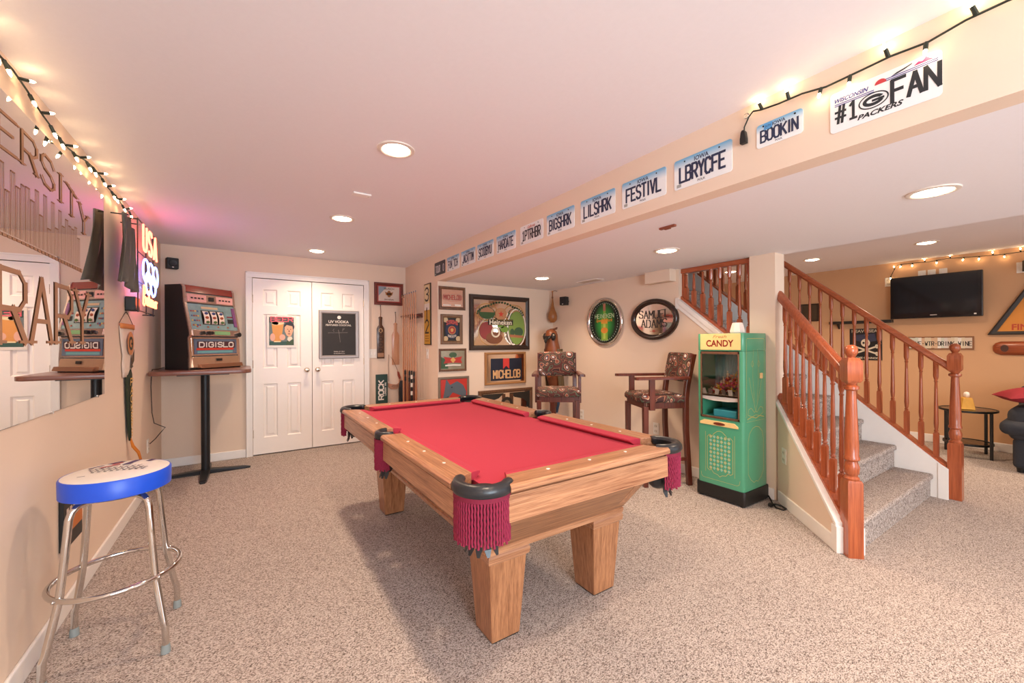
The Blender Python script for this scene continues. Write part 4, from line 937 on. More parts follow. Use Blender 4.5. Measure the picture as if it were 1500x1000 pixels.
MB().flat(rect(-.085, .085, .13, .355), -.0175).build('pale_top', plain('cream_paint', '#e6d0a4', .4), t, smooth=0); MB().flat(rect(-.085, .085, .05, .13), -.0175).build('white_band', PLASTIC, t, smooth=0)
for ch, z in (('3', .24), ('1', -.0), ('2', -.15)): lettering(t, 'numeral', ch, 0, z, .15, .105 if ch != '1' else .05, INK('2a2118'), -.0182, .022)
b = MB(); [b.flat(rect(-.06, .06, -.27 - .03 * k, -.257 - .03 * k), -.018) for k in range(3)]; b.build('small_print', INK('8e6420'), t, smooth=0)
# ================================================================== alcove: framed bar mirrors
t = framed('framed_mirror', 'small walnut framed pink bar mirror, topmost of the column beside the numbered plank', 'picture', 'alcove', 2.055, 1.808, .34, .272, .035, .025, WALNUT, plain('pink_mirror', '#dcae96', .15, metal=.5, vary=.06))
lettering(t, 'lettering', 'MICHELOB', 0, .01, .05, .22, INK('a2463c'), -.0145, .009); art(t, [('border', 'b9705c', [('o', 0, .01, .13, .05, .004)]), ('skyline', 'e9dcd0', [('r', -.12, -.02, -.09, -.075), ('r', .03, .11, -.09, -.07)])], -.014)
t = framed('framed_mirror', 'oak framed black label sign with red and gold crest, second of its column', 'picture', 'alcove', 2.047, 1.443, .282, .35, .04, .025, wood('brown_oak_frame', '#5f432e', '#8b6748', 'z', 8), BLACK)
art(t, [('cream_corner', 'c9ae86', [('e', -.08, .11, .03, .03), ('e', .08, .11, .03, .03), ('e', -.08, -.11, .03, .03), ('e', .08, -.11, .03, .03)]), ('navy_shield', '242c48', [('e', 0, 0, .085, .115)]), ('gold_ring', 'c98a4a', [('o', 0, -.01, .05, .05, .008)]), ('red_crest', 'b23a30', [('e', 0, -.01, .04, .04)]), ('gold_eagle', 'd9a860', [('p', [(-.02, 0), (0, .015), (.02, 0), (.01, -.03), (-.01, -.03)])])], -.014)
lettering(t, 'lettering', 'STROHS', 0, .085, .04, .14, INK('c9564a'), -.0175, .009, arc=.015); lettering(t, 'lettering', 'BEER', 0, -.085, .022, .1, INK('d9cdbc'), -.0175, .005, arc=-.01)
t = framed('framed_mirror', 'walnut framed bar mirror with a red diamond label, third of its column', 'picture', 'alcove', 2.06, 1.082, .352, .268, .025, .02, WALNUT, plain('grey_mirror', '#a89c84', .2, metal=.4, vary=.3, scale=9))
art(t, [('green_patch', '3d5a3c', [('p', [(-.15, -.1), (-.06, -.1), (-.08, .0), (-.15, .04)]), ('e', 0, .06, .05, .03)]), ('red_bow', 'b8342c', [('p', [(-.12, .04), (0, .02), (.12, .04), (.1, -.0), (.12, -.04), (0, -.03), (-.12, -.04), (-.1, 0)])]), ('gold_diamond', 'd9a45c', [('p', [(0, .035), (.035, 0), (0, -.035), (-.035, 0)])]), ('pale_sash', 'e2d8cc', [('p', [(-.1, -.055), (0, -.05), (.1, -.055), (.1, -.072), (0, -.068), (-.1, -.072)])])], -.0115)
t = framed('framed_mirror', 'pewter framed red sign with a grey blue wolf shape, lowest of its column', 'picture', 'alcove', 2.072, .72, .4, .33, .03, .02, plain('pewter_frame', '#8a7a6a', .4, metal=.4), plain('red_print', '#c23a30', .3, vary=.08))
art(t, [('grey_wolf', '5a626c', [('p', [(-.1, .14), (-.05, .07), (.04, .11), (.12, .06), (.16, -.02), (.15, -.12), (.08, -.06), (-.02, -.02), (-.09, -.1), (-.14, -.08), (-.12, .02)])]), ('dark_mark', '2c2e34', [('p', [(-.12, -.08), (-.07, -.06), (-.08, -.13), (-.13, -.14)]), ('e', -.03, .04, .012, .008)])], -.0115)
t = framed('framed_mirror', 'large black framed bar mirror with green oval scenes and a red star', 'picture', 'alcove', 2.722, 1.533, .89, .682, .06, .035, DKFRAME, BMIR)
y0 = -.0185
art(t, [('gold_border', 'b98a4a', [('o', -.2, .13, .155, .11, .012), ('o', .2, .13, .155, .11, .012), ('o', -.14, -.12, .185, .17, .008)]),
        ('green_scene', '37572e', [('e', -.2, .12, .115, .075), ('e', .21, .12, .1, .07)]), ('scene_sky', 'b07c5a', [('p', [(-.3, .13), (-.1, .13), (-.12, .17), (-.2, .195), (-.28, .17)]), ('p', [(.12, .13), (.3, .13), (.27, .17), (.21, .19), (.15, .17)])]),
        ('white_border', 'e6dccd', [('o', .24, -.06, .15, .25, .018)]), ('meadow', '7f9a4a', [('e', .24, -.06, .125, .215)]), ('meadow_dark', '3f5c40', [('e', .27, -.11, .07, .06), ('e', .17, -.12, .035, .05)]), ('tan_path', 'a86a4c', [('p', [(.13, -.18), (.34, -.19), (.34, -.16), (.13, -.145)])]),
        ('red_scene', '8e3a3a', [('e', -.21, -.1, .1, .11)]), ('brown_scene', '7a4a32', [('e', -.1, -.19, .12, .075)]), ('pale_wheel', 'd9d0bc', [('o', -.08, -.12, .065, .065, .02)]), ('hops', '6d8f3a', [('e', .05, -.08, .06, .04), ('e', .0, -.04, .05, .025)]),
        ('medallion', 'c08a60', [('e', 0, .11, .085, .08)]), ('red_star', 'd2402e', [('p', [(math.cos(R(90 + 36 * k)) * (.045 if k % 2 == 0 else .018), .11 + math.sin(R(90 + 36 * k)) * (.045 if k % 2 == 0 else .018)) for k in range(10)])]),
        ('black_banner', '1c1a14', [('r', -.19, .18, -.03, .045)]), ('banner_line', 'c9a04a', [('r', -.18, .17, -.022, -.019), ('r', -.18, .17, .034, .037)])], y0, .0005)
typed(t, 'lettering', 'Heineken', -.005, .008, .33, INK('efe4cf'), y0 - .008, .015); typed(t, 'lettering', '1592-1873', -.07, -.065, .12, INK('e6dccd'), y0 - .008)
b = MB()
for k in range(22):
    a = R(160 - 140 * k / 21); x, z = .36 * math.cos(a), .02 + .22 * math.sin(a) + .02 * abs(math.sin(3 * a)); b.flat([(x - .012, z - .012), (x + .008, z - .014), (x + .012, z + .012), (x - .008, z + .012)], y0 - .0075)
b.build('arched_letters', INK('2f4a2a'), t, smooth=0)
t = framed('framed_mirror', 'gold framed mirror with a navy block and red ribbon below the large black frame', 'picture', 'alcove', 2.798, .958, .62, .41, .03, .028, plain('gold_moulding', '#b9895a', .35, metal=.4), BMIR)
art(t, [('navy_block', '1b2336', [('r', -.225, .245, -.155, .125)]), ('red_ribbon', 'cc3a36', [('p', [(-.045, .125), (.05, .125), (.05, -.01), (.002, .03), (-.045, -.01)])])], -.0155, .0006)
lettering(t, 'lettering', 'MICHELOB', .012, -.075, .095, .4, INK('d9a978'), -.0172, .018, .3)
t = framed('framed_mirror', 'wide brown framed mirror with dark corner ornaments, lowest beside the armchair', 'picture', 'alcove', 2.806, .43, .815, .52, .045, .03, WALNUT, BMIR)
art(t, [('dark_border', '2b2723', [('r', -.36, -.335, -.21, .21), ('r', .335, .36, -.21, .21), ('p', [(-.335, .21), (-.04, .21), (-.12, .15), (-.25, .12), (-.335, .06)]), ('p', [(.335, .21), (.04, .21), (.12, .15), (.25, .12), (.335, .06)])]),
        ('posts', '5a3a26', [('r', -.07, -.02, -.2, .2), ('r', .045, .1, -.2, .2)]), ('dark_emblem', '2a2622', [('e', 0, .08, .085, .08)]), ('tan_emblem', '8a7058', [('e', 0, .07, .05, .05)])], -.0165, .0006)
# ================================================================== alcove right wall
t = thing('hanging_gourd', 'brown dried gourd flask hanging by its neck in the alcove corner', 'gourd', (XR - .085, 4.30, 1.55))
b = MB(); b.lathe([(.001, 0), (.03, .004), (.058, .04), (.064, .085), (.055, .13), (.035, .175), (.02, .23), (.012, .31), (.009, .4), (.012, .425), (.006, .43)], (0, 0, 0), 18); b.build('gourd_body', plain('gourd_skin', '#9a6234', .35, vary=.3, scale=14), t, smooth=70)
b = MB(); b.lathe([(.0125, .33), (.0135, .34), (.0125, .35)], (0, 0, 0), 12); b.build('neck_wrap', plain('leather_cord', '#7a4a30', .8), t)
MB().tube([(0, 0, .42), (.04, 0, .437), (.084, 0, .43)], .003, 6).build('hook', BLACKM, t)
t = thing('carved_parrot', 'carved wooden parrot with a hooked beak standing behind an armchair', 'sculpture', (3.30, 4.06, 0), R(-72))
b = MB(); b.lathe([(.13, 0), (.13, .02), (.11, .035), (.045, .05), (.04, .5), (.05, .53)], (0, 0, 0), 18); b.build('post', MAHOG, t)
b = MB(); b.loft([[(rx * math.cos(2 * math.pi * k / 16), dy + ry * math.sin(2 * math.pi * k / 16), z) for k in range(16)] for z, rx, ry, dy in ((.45, .03, .02, .06), (.62, .05, .04, .05), (.8, .085, .075, .02), (.95, .115, .1, 0), (1.1, .12, .1, -.01), (1.22, .1, .085, -.01), (1.3, .085, .08, -.02), (1.38, .082, .085, -.03), (1.43, .06, .07, -.03), (1.45, .02, .03, -.03))])
body = b.build('body', plain('carved_orange_brown', '#7d4426', .4, vary=.4, scale=18, bump=.6), t, smooth=60)
for sx in (-1, 1):
    b = MB(); b.loft([[(sx * (.095 + o), dy + wy, z) for o, wy in ((0, -.05), (.025, -.02), (.025, .05), (0, .08))] for z, dy in ((1.2, -.0), (1.05, .0), (.85, .02), (.62, .05))]); b.build('wing', plain('carved_green_brown', '#5e4a2c', .4, vary=.4, scale=25, bump=.6), body, smooth=30)
    MB().ball((sx * .058, -.075, 1.355), (.034, .035, .05), 12, 8).build('face_patch', plain('carved_black', '#241a16', .4, vary=.2), body, smooth=60); MB().ball((sx * .082, -.098, 1.375), (.008, .007, .009), 8, 6).build('eye', plain('carved_cream', '#cdb89c', .4), body)
b = MB(); b.loft([[(rx * math.cos(2 * math.pi * k / 10), y + .03 * math.sin(2 * math.pi * k / 10) * s, z + .035 * math.sin(2 * math.pi * k / 10) * s) for k in range(10)] for y, z, rx, s in ((-.09, 1.36, .045, 1.2), (-.13, 1.345, .035, 1), (-.155, 1.31, .022, .7), (-.155, 1.275, .006, .2))]); b.build('beak', BLACK, body, smooth=60)
MB().loft([[(w_ * x, y, z) for x, y, z in ((-1, y0, z0), (1, y0, z0), (1, y0 + .02, z0 + .02), (-1, y0 + .02, z0 + .02))] for w_, y0, z0 in ((.05, -.06, 1.425), (.045, .0, 1.44), (.03, .05, 1.445), (.008, .085, 1.46))]).build('crest', plain('carved_brown_crest', '#6a3a20', .4, vary=.3, scale=20), body, smooth=0)
b = MB(); b.loft([[(x, .06 + y, z) for x, y in ((-w_, -.012), (w_, -.012), (w_, .012), (-w_, .012))] for z, w_ in ((.7, .07), (.5, .06), (.38, .03))]); b.build('tail', plain('carved_blue', '#39516a', .45, vary=.3, scale=20), body, smooth=0)
b = MB(); b.ball((0, -.09, 1.0), (.08, .03, .16), 12, 8); b.build('breast', plain('carved_orange', '#c9682a', .4, vary=.3, scale=30, bump=.8), body, smooth=60)
# oval bar signs
t = hung('oval_sign', 'oval chrome rimmed sign showing a green glowing beer bottle', 'sign', 'right', 3.417, 1.522)
ring_frame(t, .57, .575, .045, .035, CHROME, 'rim', shape='oval')
MB().prism([(.25 * math.cos(2 * math.pi * k / 40), .25 * math.sin(2 * math.pi * k / 40)) for k in range(40)], 'xz', -.014, -.002).build('backing', plain('dark_green_backing', '#10201a', .25), t, smooth=0)
def radial(name, c0, c1):
    m, nt, bs = newmat(name); tc = nt.nodes.new('ShaderNodeTexCoord'); mp = nt.nodes.new('ShaderNodeMapping'); mp.inputs['Location'].default_value = (-1, 0, -1); mp.inputs['Scale'].default_value = (2, 0, 2)
    nt.links.new(tc.outputs['Generated'], mp.inputs[0]); g = nt.nodes.new('ShaderNodeTexGradient'); g.gradient_type = 'SPHERICAL'; nt.links.new(mp.outputs[0], g.inputs[0])
    cr = nt.nodes.new('ShaderNodeValToRGB'); cr.color_ramp.elements[0].color = rgb(c0); cr.color_ramp.elements[1].color = rgb(c1); cr.color_ramp.elements[1].position = .75
    nt.links.new(g.outputs[0], cr.inputs[0]); nt.links.new(cr.outputs[0], bs.inputs['Base Color']); bs.inputs['Roughness'].default_value = .25; return m
MB().ell(0, 0, .17, .235, -.0145, 40).build('green_glow', radial('green_glow', '#12241a', '#3fae4c'), t, smooth=0)
art(t, [('bottle', '7fa83a', [('p', [(-.05, -.22), (.05, -.22), (.052, .02), (.035, .07), (.02, .1), (.018, .2), (-.018, .2), (-.02, .1), (-.035, .07), (-.052, .02)])]), ('bottle_shine', 'b8c85a', [('p', [(-.02, -.2), (.015, -.2), (.02, .0), (.0, .06), (-.02, .0)])]), ('bottle_cap', 'a8705a', [('r', -.02, .02, .13, .215)]), ('gold_label', 'd98a34', [('e', 0, -.1, .055, .035)]), ('neck_label', 'e0a03a', [('r', -.05, .05, -.02, .03)])], -.0152, .0005)
lettering(t, 'lettering', 'HEINEKEN', 0, .07, .045, .30, INK('b9d8a8'), -.0182, .008); typed(t, 'script', 'Special Dark', .0, .015, .26, INK('e8953a'), -.0184, .01, .3)
b = MB()
for k in range(44):
    a = R(360 * k / 44); b.ell(.21 * math.cos(a), .222 * math.sin(a), .007, .009, -.0185, 6)
b.build('rim_letters', INK('8a9a8a'), t, smooth=0)
t = hung('oval_mirror', 'oval mirror in a thick dark wood frame with black serif lettering', 'mirror', 'right', 2.722, 1.516)
ring_frame(t, .575, .43, .055, .045, plain('dark_oval_wood', '#2e1b14', .25, coat=.4), 'frame', shape='oval')
b = MB(); b.prism([(.235 * math.cos(2 * math.pi * k / 40), .163 * math.sin(2 * math.pi * k / 40)) for k in range(40)], 'xz', -.018, -.003); b.build('mirror_panel', BMIR, t, smooth=0)
lettering(t, 'lettering', 'SAMUEL', -.0, .05, .078, .37, INK('3a3330'), -.0188, .012, .32, .011, arc=-.012); lettering(t, 'lettering', 'ADAMS', .0, -.045, .078, .31, INK('3a3330'), -.0188, .012, .32, .011, arc=-.01)
art(t, [('red_seal', 'c9705a', [('r', -.05, .05, -.125, -.12), ('e', 0, -.12, .018, .014)])], -.0188)
# ================================================================== armchairs
def chair(label, loc, rz):
    """spectator chair, its front towards local -y"""
    t = thing('bar_armchair', label, 'chair', loc, rz, 'tall upholstered bar armchairs')
    wx, fy_, by = .19, -.19, .19
    for sx in (-1, 1):
        MB().loft([[(sx * wx + a, fy_ + c, z) for a, c in ((-k, -k), (k, -k), (k, k), (-k, k))] for z, k in ((0, .019), (.35, .021), (.71, .023))]).build('leg', MAHOG, t, smooth=0, bevel=.004)
        MB().loft([[(sx * wx + a, by + dy + c, z) for a, c in ((-.021, -.021), (.021, -.021), (.021, .021), (-.021, .021))] for z, dy in ((0, .03), (.5, .0), (.78, 0), (.9, .015), (1.17, .075))]).build('leg', MAHOG, t, smooth=0, bevel=.004)
        am = MB().loft([[(sx * (wx + .035) + a * w_, y, .962 + z) for a, z in ((-1, -.012), (1, -.012), (1, .006), (.6, .013), (-.6, .013), (-1, .006))] for y, w_ in ((-.30, .02), (-.28, .034), (-.2, .036), (0, .028), (.2, .022))])
        am.build('armrest', MAHOG, t, smooth=30)
        MB().loft([[(sx * (wx + .026) + a, -.14 + c, z) for a, c in ((-.014, -.025), (.014, -.025), (.014, .025), (-.014, .025))] for z in (.68, .952)]).build('arm_post', MAHOG, t, smooth=0, bevel=.003)
        MB().box(sx * wx - .012, sx * wx + .012, fy_ + .02, by - .02, .69, .745).build('side_apron', MAHOG, t, smooth=0, bevel=.003)
        MB().box(sx * wx - .01, sx * wx + .01, fy_ + .02, by + .01, .22, .25).build('stretcher', MAHOG, t, smooth=0, bevel=.003)
    MB().box(-wx, wx, fy_ - .012, fy_ + .012, .69, .745).build('front_apron', MAHOG, t, smooth=0, bevel=.003)
    MB().box(-wx, wx, by - .012, by + .012, .69, .745).build('rear_apron', MAHOG, t, smooth=0, bevel=.003)
    MB().box(-wx, wx, fy_ - .01, fy_ + .01, .27, .3).build('footrest', MAHOG, t, smooth=0, bevel=.003)
    b = MB(); b.loft([[(x * k, y * k - .02, z) for x, y in rrect(.45, .42, .06)] for z, k in ((.744, .96), (.755, 1.0), (.785, 1.0), (.805, .95), (.815, .8), (.82, .4))]); b.build('seat_cushion', MATS['paisley'], t, smooth=60)
    b = MB(); b.M = Matrix.Translation((0, .212, .915)) @ Matrix.Rotation(R(-12), 4, 'X')
    b.loft([[(x * k, y, z * k + .135) for x, z in rrect(.40, .265, .03)] for y, k in ((.02, .97), (.012, 1), (-.02, 1), (-.035, .97), (-.042, .85), (-.045, .5))]); b.build('back_cushion', MATS['paisley'], t, smooth=60)
    return t
chair('tall mahogany armchair with paisley upholstery facing out before the carved parrot', (2.72, 3.27, 0), R(-38))
chair('tall mahogany armchair with paisley upholstery set side-on beside the candy machine', (3.215, 2.44, 0), math.atan2(-.895, -.446))
# ================================================================== candy machine
GREEN = plain('green_enamel', '#4c9c78', .28, vary=.04, coat=.5); YEL = plain('cream_yellow_enamel', '#e8c585', .35); GILT = plain('gilt_line', '#c9b565', .4)
CMn = thing('candy_machine', 'green vintage candy vending machine with gilt scrollwork and a glass window', 'vending machine', (3.385, 1.82, 0), R(-90))
hw, hd_ = .19, .183
def rr(x, y, k=0): return [(a, c) for a, c in rrect(x * 2, y * 2, .022, 5)]
b = MB(); b.prism(rr(hw + .012, hd_ + .008), 'xy', .012, .118); b.build('plinth', BLACK, CMn, smooth=40, bevel=.004)
for sx in (-1, 1):
    for sy in (-1, 1): MB().lathe([(.018, 0), (.018, .013)], (sx * (hw - .02), sy * (hd_ - .02), 0), 10).build('foot', BLACK, CMn)
b = MB(); b.prism(rr(hw, hd_), 'xy', .118, .655); b.build('lower_cabinet', GREEN, CMn, smooth=40)
b = MB(); b.prism(rr(hw, hd_), 'xy', 1.205, 1.348); b.build('header', GREEN, CMn, smooth=40, bevel=.006)
fy0 = -hd_
b = MB(); sd = [(x, y) for x, y in rr(hw, hd_)]
ix = hw - .03                                              # middle: sides and back around the display
b.box(ix, hw, -hd_ + .02, hd_ - .022, .655, 1.205); b.box(-hw, -ix, -hd_ + .02, hd_ - .022, .655, 1.205); b.box(-hw + .02, hw - .02, hd_ - .03, hd_, .655, 1.205)
for sx in (-1, 1):
    b.prism([(sx * ix, -hd_), (sx * (hw - .02), -hd_), (sx * (hw - .006), -hd_ + .006), (sx * hw, -hd_ + .02), (sx * ix, -hd_ + .02)], 'xy', .655, 1.205)
    b.prism([(sx * (hw - .02), hd_), (sx * (hw - .006), hd_ - .006), (sx * hw, hd_ - .022), (sx * (hw - .02), hd_ - .022)], 'xy', .655, 1.205)
b.build('upper_cabinet', GREEN, CMn, smooth=40)
for x in (-.03, .16):                                        # seam of the door on the side
    pass
sgn = MB(); sgn.box(-hw + .03, hw - .02, fy0 - .004, fy0 + .002, 1.215, 1.345); sg = sgn.build('sign_panel', YEL, CMn, smooth=0, bevel=.002)
typed(sg, 'lettering', 'CANDY', .005, 1.268, .225, INK('7c2018'), fy0 - .0048, .028, height=.055); typed(sg, 'script', 'Fresh', .005, 1.322, .115, INK('a8794a'), fy0 - .0048, 0, .35, height=.024)
b = MB(); x0, x1, z0, z1 = -ix, ix, .66, 1.2
for q in ((x0, x0 + .012, z0, z1), (x1 - .012, x1, z0, z1), (x0, x1, z0, z0 + .016), (x0, x1, z1 - .02, z1)): b.box(q[0], q[1], fy0 - .006, fy0 + .01, q[2], q[3])
wf = b.build('window_frame', plain('bronze_frame', '#9a7a62', .25, metal=.8, vary=0), CMn, smooth=0, bevel=.002)
MB().box(x0 + .012, x1 - .012, fy0 + .0, fy0 + .003, .84, z1 - .02).build('window_pane', GLASS, wf, smooth=0)
TEAL = plain('teal_lining', '#2f8a84', .5, vary=.08)
b = MB(); b.box(-ix + .001, ix - .001, hd_ - .045, hd_ - .032, .66, 1.2); b.box(-ix + .001, ix - .001, fy0 + .02, hd_ - .045, .658, .668); b.build('lining', TEAL, CMn, smooth=0)
b = MB(); n = 40
b.loft([[(-ix + .004 + (2 * ix - .008) * k / n, .03 + .008 * math.sin(k * 1.9), z) for k in range(n + 1)] for z in (.86, 1.195)], cap=False, closed=False); o = b.build('curtain', plain('grey_teal_curtain', '#8fb4b8', .6, vary=.15), CMn, smooth=70); o.modifiers.new('thick', 'SOLIDIFY').thickness = .003
b = MB(); b.box(-ix + .001, ix - .001, fy0 + .012, .025, .835, .85); b.prism([(-ix + .002, .835), (-ix + .01, .81), (-.06, .8), (.06, .8), (ix - .01, .81), (ix - .002, .835), (ix - .002, .852), (-ix + .002, .852)], 'xz', fy0 + .012, fy0 + .016); b.build('candy_shelf', plain('pale_shelf', '#dccfc2', .5), CMn, smooth=0)
MB().box(-.07, .12, fy0 + .03, .02, .67, .73).build('chute', plain('teal_chute', '#2a7c86', .4), CMn, smooth=0, bevel=.008)
random.seed(11); cols_ = ('d97a2e', 'e0a63c', 'c23a34', 'd84f78', 'f0d9b0', 'b85a2a', 'e6c04a', 'a83a5a')
for k in range(110):
    x = -.1 + .24 * random.random(); q = 1 - abs(x - .05) / .17; y = fy0 + .03 + .12 * random.random(); z = .862 + max(.015, .17 * q) * random.random()
    b = MB(); b.M = Matrix.Translation((x, y, z)) @ Matrix.Rotation(random.random() * 6, 4, 'Z') @ Matrix.Rotation(random.random() * 3, 4, 'Y')
    b.ball((0, 0, 0), (.016, .009, .009), 8, 5); b._a([(-.016, 0, 0), (-.028, .007, .006), (-.028, -.007, -.006)], [(0, 1, 2)]); b._a([(.016, 0, 0), (.028, .007, .006), (.028, -.007, -.006)], [(0, 1, 2)])
    h = cols_[k % 8]; b.build('candy', plain('candy_' + h, '#' + h, .25, vary=.05), CMn, smooth=50)
for k in range(6):
    b = MB(); b.M = Matrix.Translation((-.14 + .055 * k, fy0 + .016, .872)) @ Matrix.Rotation(R(-20 + 14 * (k % 3)), 4, 'Y'); b.box(-.016, .016, -.002, .004, -.024, .024)
    b.build('price_tag', PLASTIC if k % 2 == 0 else plain('grey_tag', '#6c625c', .5), CMn, smooth=0)
b = MB(); b.prism([(-.165, .6), (.15, .6), (.15, .615), (.12, .638), (-.13, .638), (-.165, .62)], 'xz', fy0 - .006, fy0 + .001); cp_ = b.build('coin_plate', YEL, CMn, smooth=0, bevel=.002)
b = MB(); b.prism([(.048 * math.cos(2 * math.pi * k / 24), .618 + .012 * math.sin(2 * math.pi * k / 24)) for k in range(24)], 'xz', fy0 - .009, fy0 - .005); b.build('oval_badge', plain('brown_badge', '#6e2f1c', .4), cp_, smooth=0)
def line(b, pts, y, t_=.0016):
    for i in range(len(pts) - 1):
        a, c = Vector(pts[i]), Vector(pts[i + 1]); d = (c - a)
        if d.length < 1e-5: continue
        d.normalize(); n = Vector((-d.y, d.x)) * t_; b.flat([tuple(a - n), tuple(c - n), tuple(c + n), tuple(a + n)], y)
b = MB(); yl = fy0 - .0008
line(b, [(-.105, .24), (-.105, .5), (-.085, .52), (-.06, .51), (-.05, .53), (-.02, .555), (.0, .56), (.02, .555), (.05, .53), (.06, .51), (.085, .52), (.105, .5), (.105, .24), (.085, .225), (.07, .235), (.05, .21), (.02, .205), (0, .19), (-.02, .205), (-.05, .21), (-.07, .235), (-.085, .225), (-.105, .24)], yl)
line(b, [(-.12, .21), (-.12, .54)], yl, .001); line(b, [(.12, .21), (.12, .54)], yl, .001); line(b, [(-.16, .2), (-.155, .17), (-.14, .158), (.14, .158), (.155, .17), (.16, .2)], yl, .001)
b.build('gilt_scrollwork', GILT, CMn, smooth=0)
b = MB(); c2_ = MB()
for i in range(6):
    for j in range(9):
        x, z = -.075 + .03 * i, .25 + .032 * j; (b if (i + j) % 2 else c2_).flat([(x, z - .015), (x + .013, z), (x, z + .015), (x - .013, z)], yl)
        (c2_ if (i + j) % 2 else b).flat([(x, z - .007), (x + .006, z), (x, z + .007), (x - .006, z)], yl - .0005)
b.build('lattice', plain('pale_teal_print', '#7cc4b8', .4), CMn, smooth=0); c2_.build('lattice_gilt', GILT, CMn, smooth=0)
# scrollwork and latch on the side that faces the stairs (local +x side)
b = MB(); S = Matrix.Translation((hw + .0008, 0, 0)) @ Matrix.Rotation(R(90), 4, 'Z'); b.M = S
line(b, [(-.14, .69), (-.14, 1.29), (-.13, 1.305), (.13, 1.305), (.14, 1.29), (.14, .69)], 0, .0016)
for s in (-1, 1):
    line(b, [(s * .1, 1.0), (s * .07, .9), (s * .03, .8), (0, .73), (s * .02, .72), (s * .07, .76), (s * .11, .75), (s * .12, .71), (s * .06, .69), (0, .7)], 0, .0016)
    line(b, [(s * .12, .25), (s * .12, .5), (s * .1, .56), (s * .05, .6), (0, .61)], 0, .0016); line(b, [(s * .12, .25), (s * .08, .2), (s * .03, .17), (0, .18)], 0, .0016)
    line(b, [(s * .02, .8), (s * .045, 1.0), (s * .04, 1.15), (s * .03, 1.22)], 0, .0012); line(b, [(s * .05, 1.08), (s * .07, 1.1), (s * .05, 1.13), (s * .03, 1.1), (s * .05, 1.08)], 0, .0012)
line(b, [(-.13, .675), (-.06, .69), (0, .675), (.06, .69), (.13, .675)], 0, .003); line(b, [(-.14, .655), (.14, .655)], 0, .0008)
b.build('side_scrollwork', GILT, CMn, smooth=0)
b = MB(); b.box(hw, hw + .014, .06, .09, .985, 1.03); b.build('side_latch', plain('ivory_knob', '#e2b980', .3), CMn, smooth=0, bevel=.004)
t = thing('white_jar', 'small white ceramic jar standing on top of the candy machine', 'jar', (3.32, 1.735, 1.348))
b = MB(); b.lathe([(.052, 0), (.057, .008), (.057, .02), (.05, .045), (.04, .08), (.035, .085), (.001, .086)], (0, 0, 0), 8); b.build('body', plain('white_ceramic', '#f0dcd2', .3), t, smooth=30)
t = thing('power_cord', 'black power cord coiled on the carpet beside the candy machine', 'cord', (3.45, 1.53, 0))
MB().tube([(.1, .085, .03), (.07, .05, .008), (.02, .02, .007), (-.05, -.04, .007), (-.05, -.09, .007), (-.01, -.09, .008), (.01, -.05, .012), (-.01, -.015, .018), (-.04, .0, .018)], .006, 8).build('cable', BLACK, t, smooth=60)
MB().box(-.07, -.035, -.012, .012, .006, .03).build('plug', BLACK, t, smooth=0, bevel=.003)
# ================================================================== license plates on the bulkhead
NAVY = plain('plate_navy', '#27304f', .35); DKNAVY = plain('plate_dark', '#2f3038', .4); WPL = plain('plate_white', '#eeecec', .3, vary=.02)
def plate(u, text, label, face=None, state='IOWA', county='POLK', w_=.3, h_=.15, zc=2.138, ink=NAVY, tw=None, stamp=True):
    t = hung('license_plate', label, 'license plate', 'bulk', u, zc, 'license plates along the bulkhead')
    b = MB(); b.prism(rrect(w_, h_, .012), 'xz', -.003, -.0005); b.build('plate', face or MATS['plate_blue'], t, smooth=0)
    s = h_ / .15
    lettering(t, 'number', text, 0, -.006 * s, .073 * s, (tw or .235) * w_ / .3, ink, -.0036, .0115 * s, .34)
    if state: typed(t, 'state_name', state, 0, .052 * s, .075 * s if state == 'IOWA' else .1 * s, ink if state == 'IOWA' else INK('c0503c'), -.0036, .02, .0 if state == 'IOWA' else .4, height=.022 * s)
    if county: typed(t, 'county', county, -.0, -.06 * s, .04 * s, ink, -.0036, .015, height=.011 * s)
    for x in (-.09, .09):
        MB().lathe([(.004, -.003), (.004, -.0045), (.001, -.005)], (x * s, 0, .058 * s), 8, 'y').build('bolt', BLACKM, t)
    if stamp: MB().flat(rect(-.135 * s, -.11 * s, -.066 * s, -.05 * s), -.0036).build('sticker', INK('a8a8a4'), t, smooth=0)
    return t
for u, tx, hx in ((4.33, 'TOUR 80', 'dark'), (3.98, 'FUN TCH', ''), (3.63, 'JACATTIM', ''), (3.285, 'SCOOBYU', ''), (2.93, 'HARDATE', ''), (2.56, '1PTRHBR', 'cal'), (2.215, 'BIGSHRK', ''), (1.853, 'LILSHRK', ''), (1.498, 'FESTIVL', ''), (1.149, 'LBRYCFE', '')):
    if hx == 'dark': plate(u, tx, 'dark grey license plate with pale characters at the bulkhead end', DKNAVY, None, None, ink=plain('plate_pale', '#c9c4cc', .4))
    elif hx == 'cal': plate(u, tx, 'white license plate reading 1PTRHBR under red script', WPL, 'California', None, ink=plain('plate_black', '#34303a', .4))
    else: plate(u, tx, 'white and sky blue license plate reading ' + tx)
t = plate(.804, 'BOOKIN', 'small sky blue motorcycle license plate reading BOOKIN', w_=.176, h_=.1, zc=2.167, tw=.24, stamp=False)
MB().flat(rect(-.058, -.025, .02, .047), -.0042).build('month_sticker', INK('5aa0d8'), t, smooth=0); typed(t, 'sticker_text', 'JUN', -.042, .033, .022, NAVY, -.0046)
t = hung('license_plate', 'white novelty license plate reading number one fan with an oval emblem', 'license plate', 'bulk', .476, 2.142, 'license plates along the bulkhead')
b = MB(); b.prism(rrect(.298, .15, .012), 'xz', -.003, -.0005); b.build('plate', WPL, t, smooth=0)
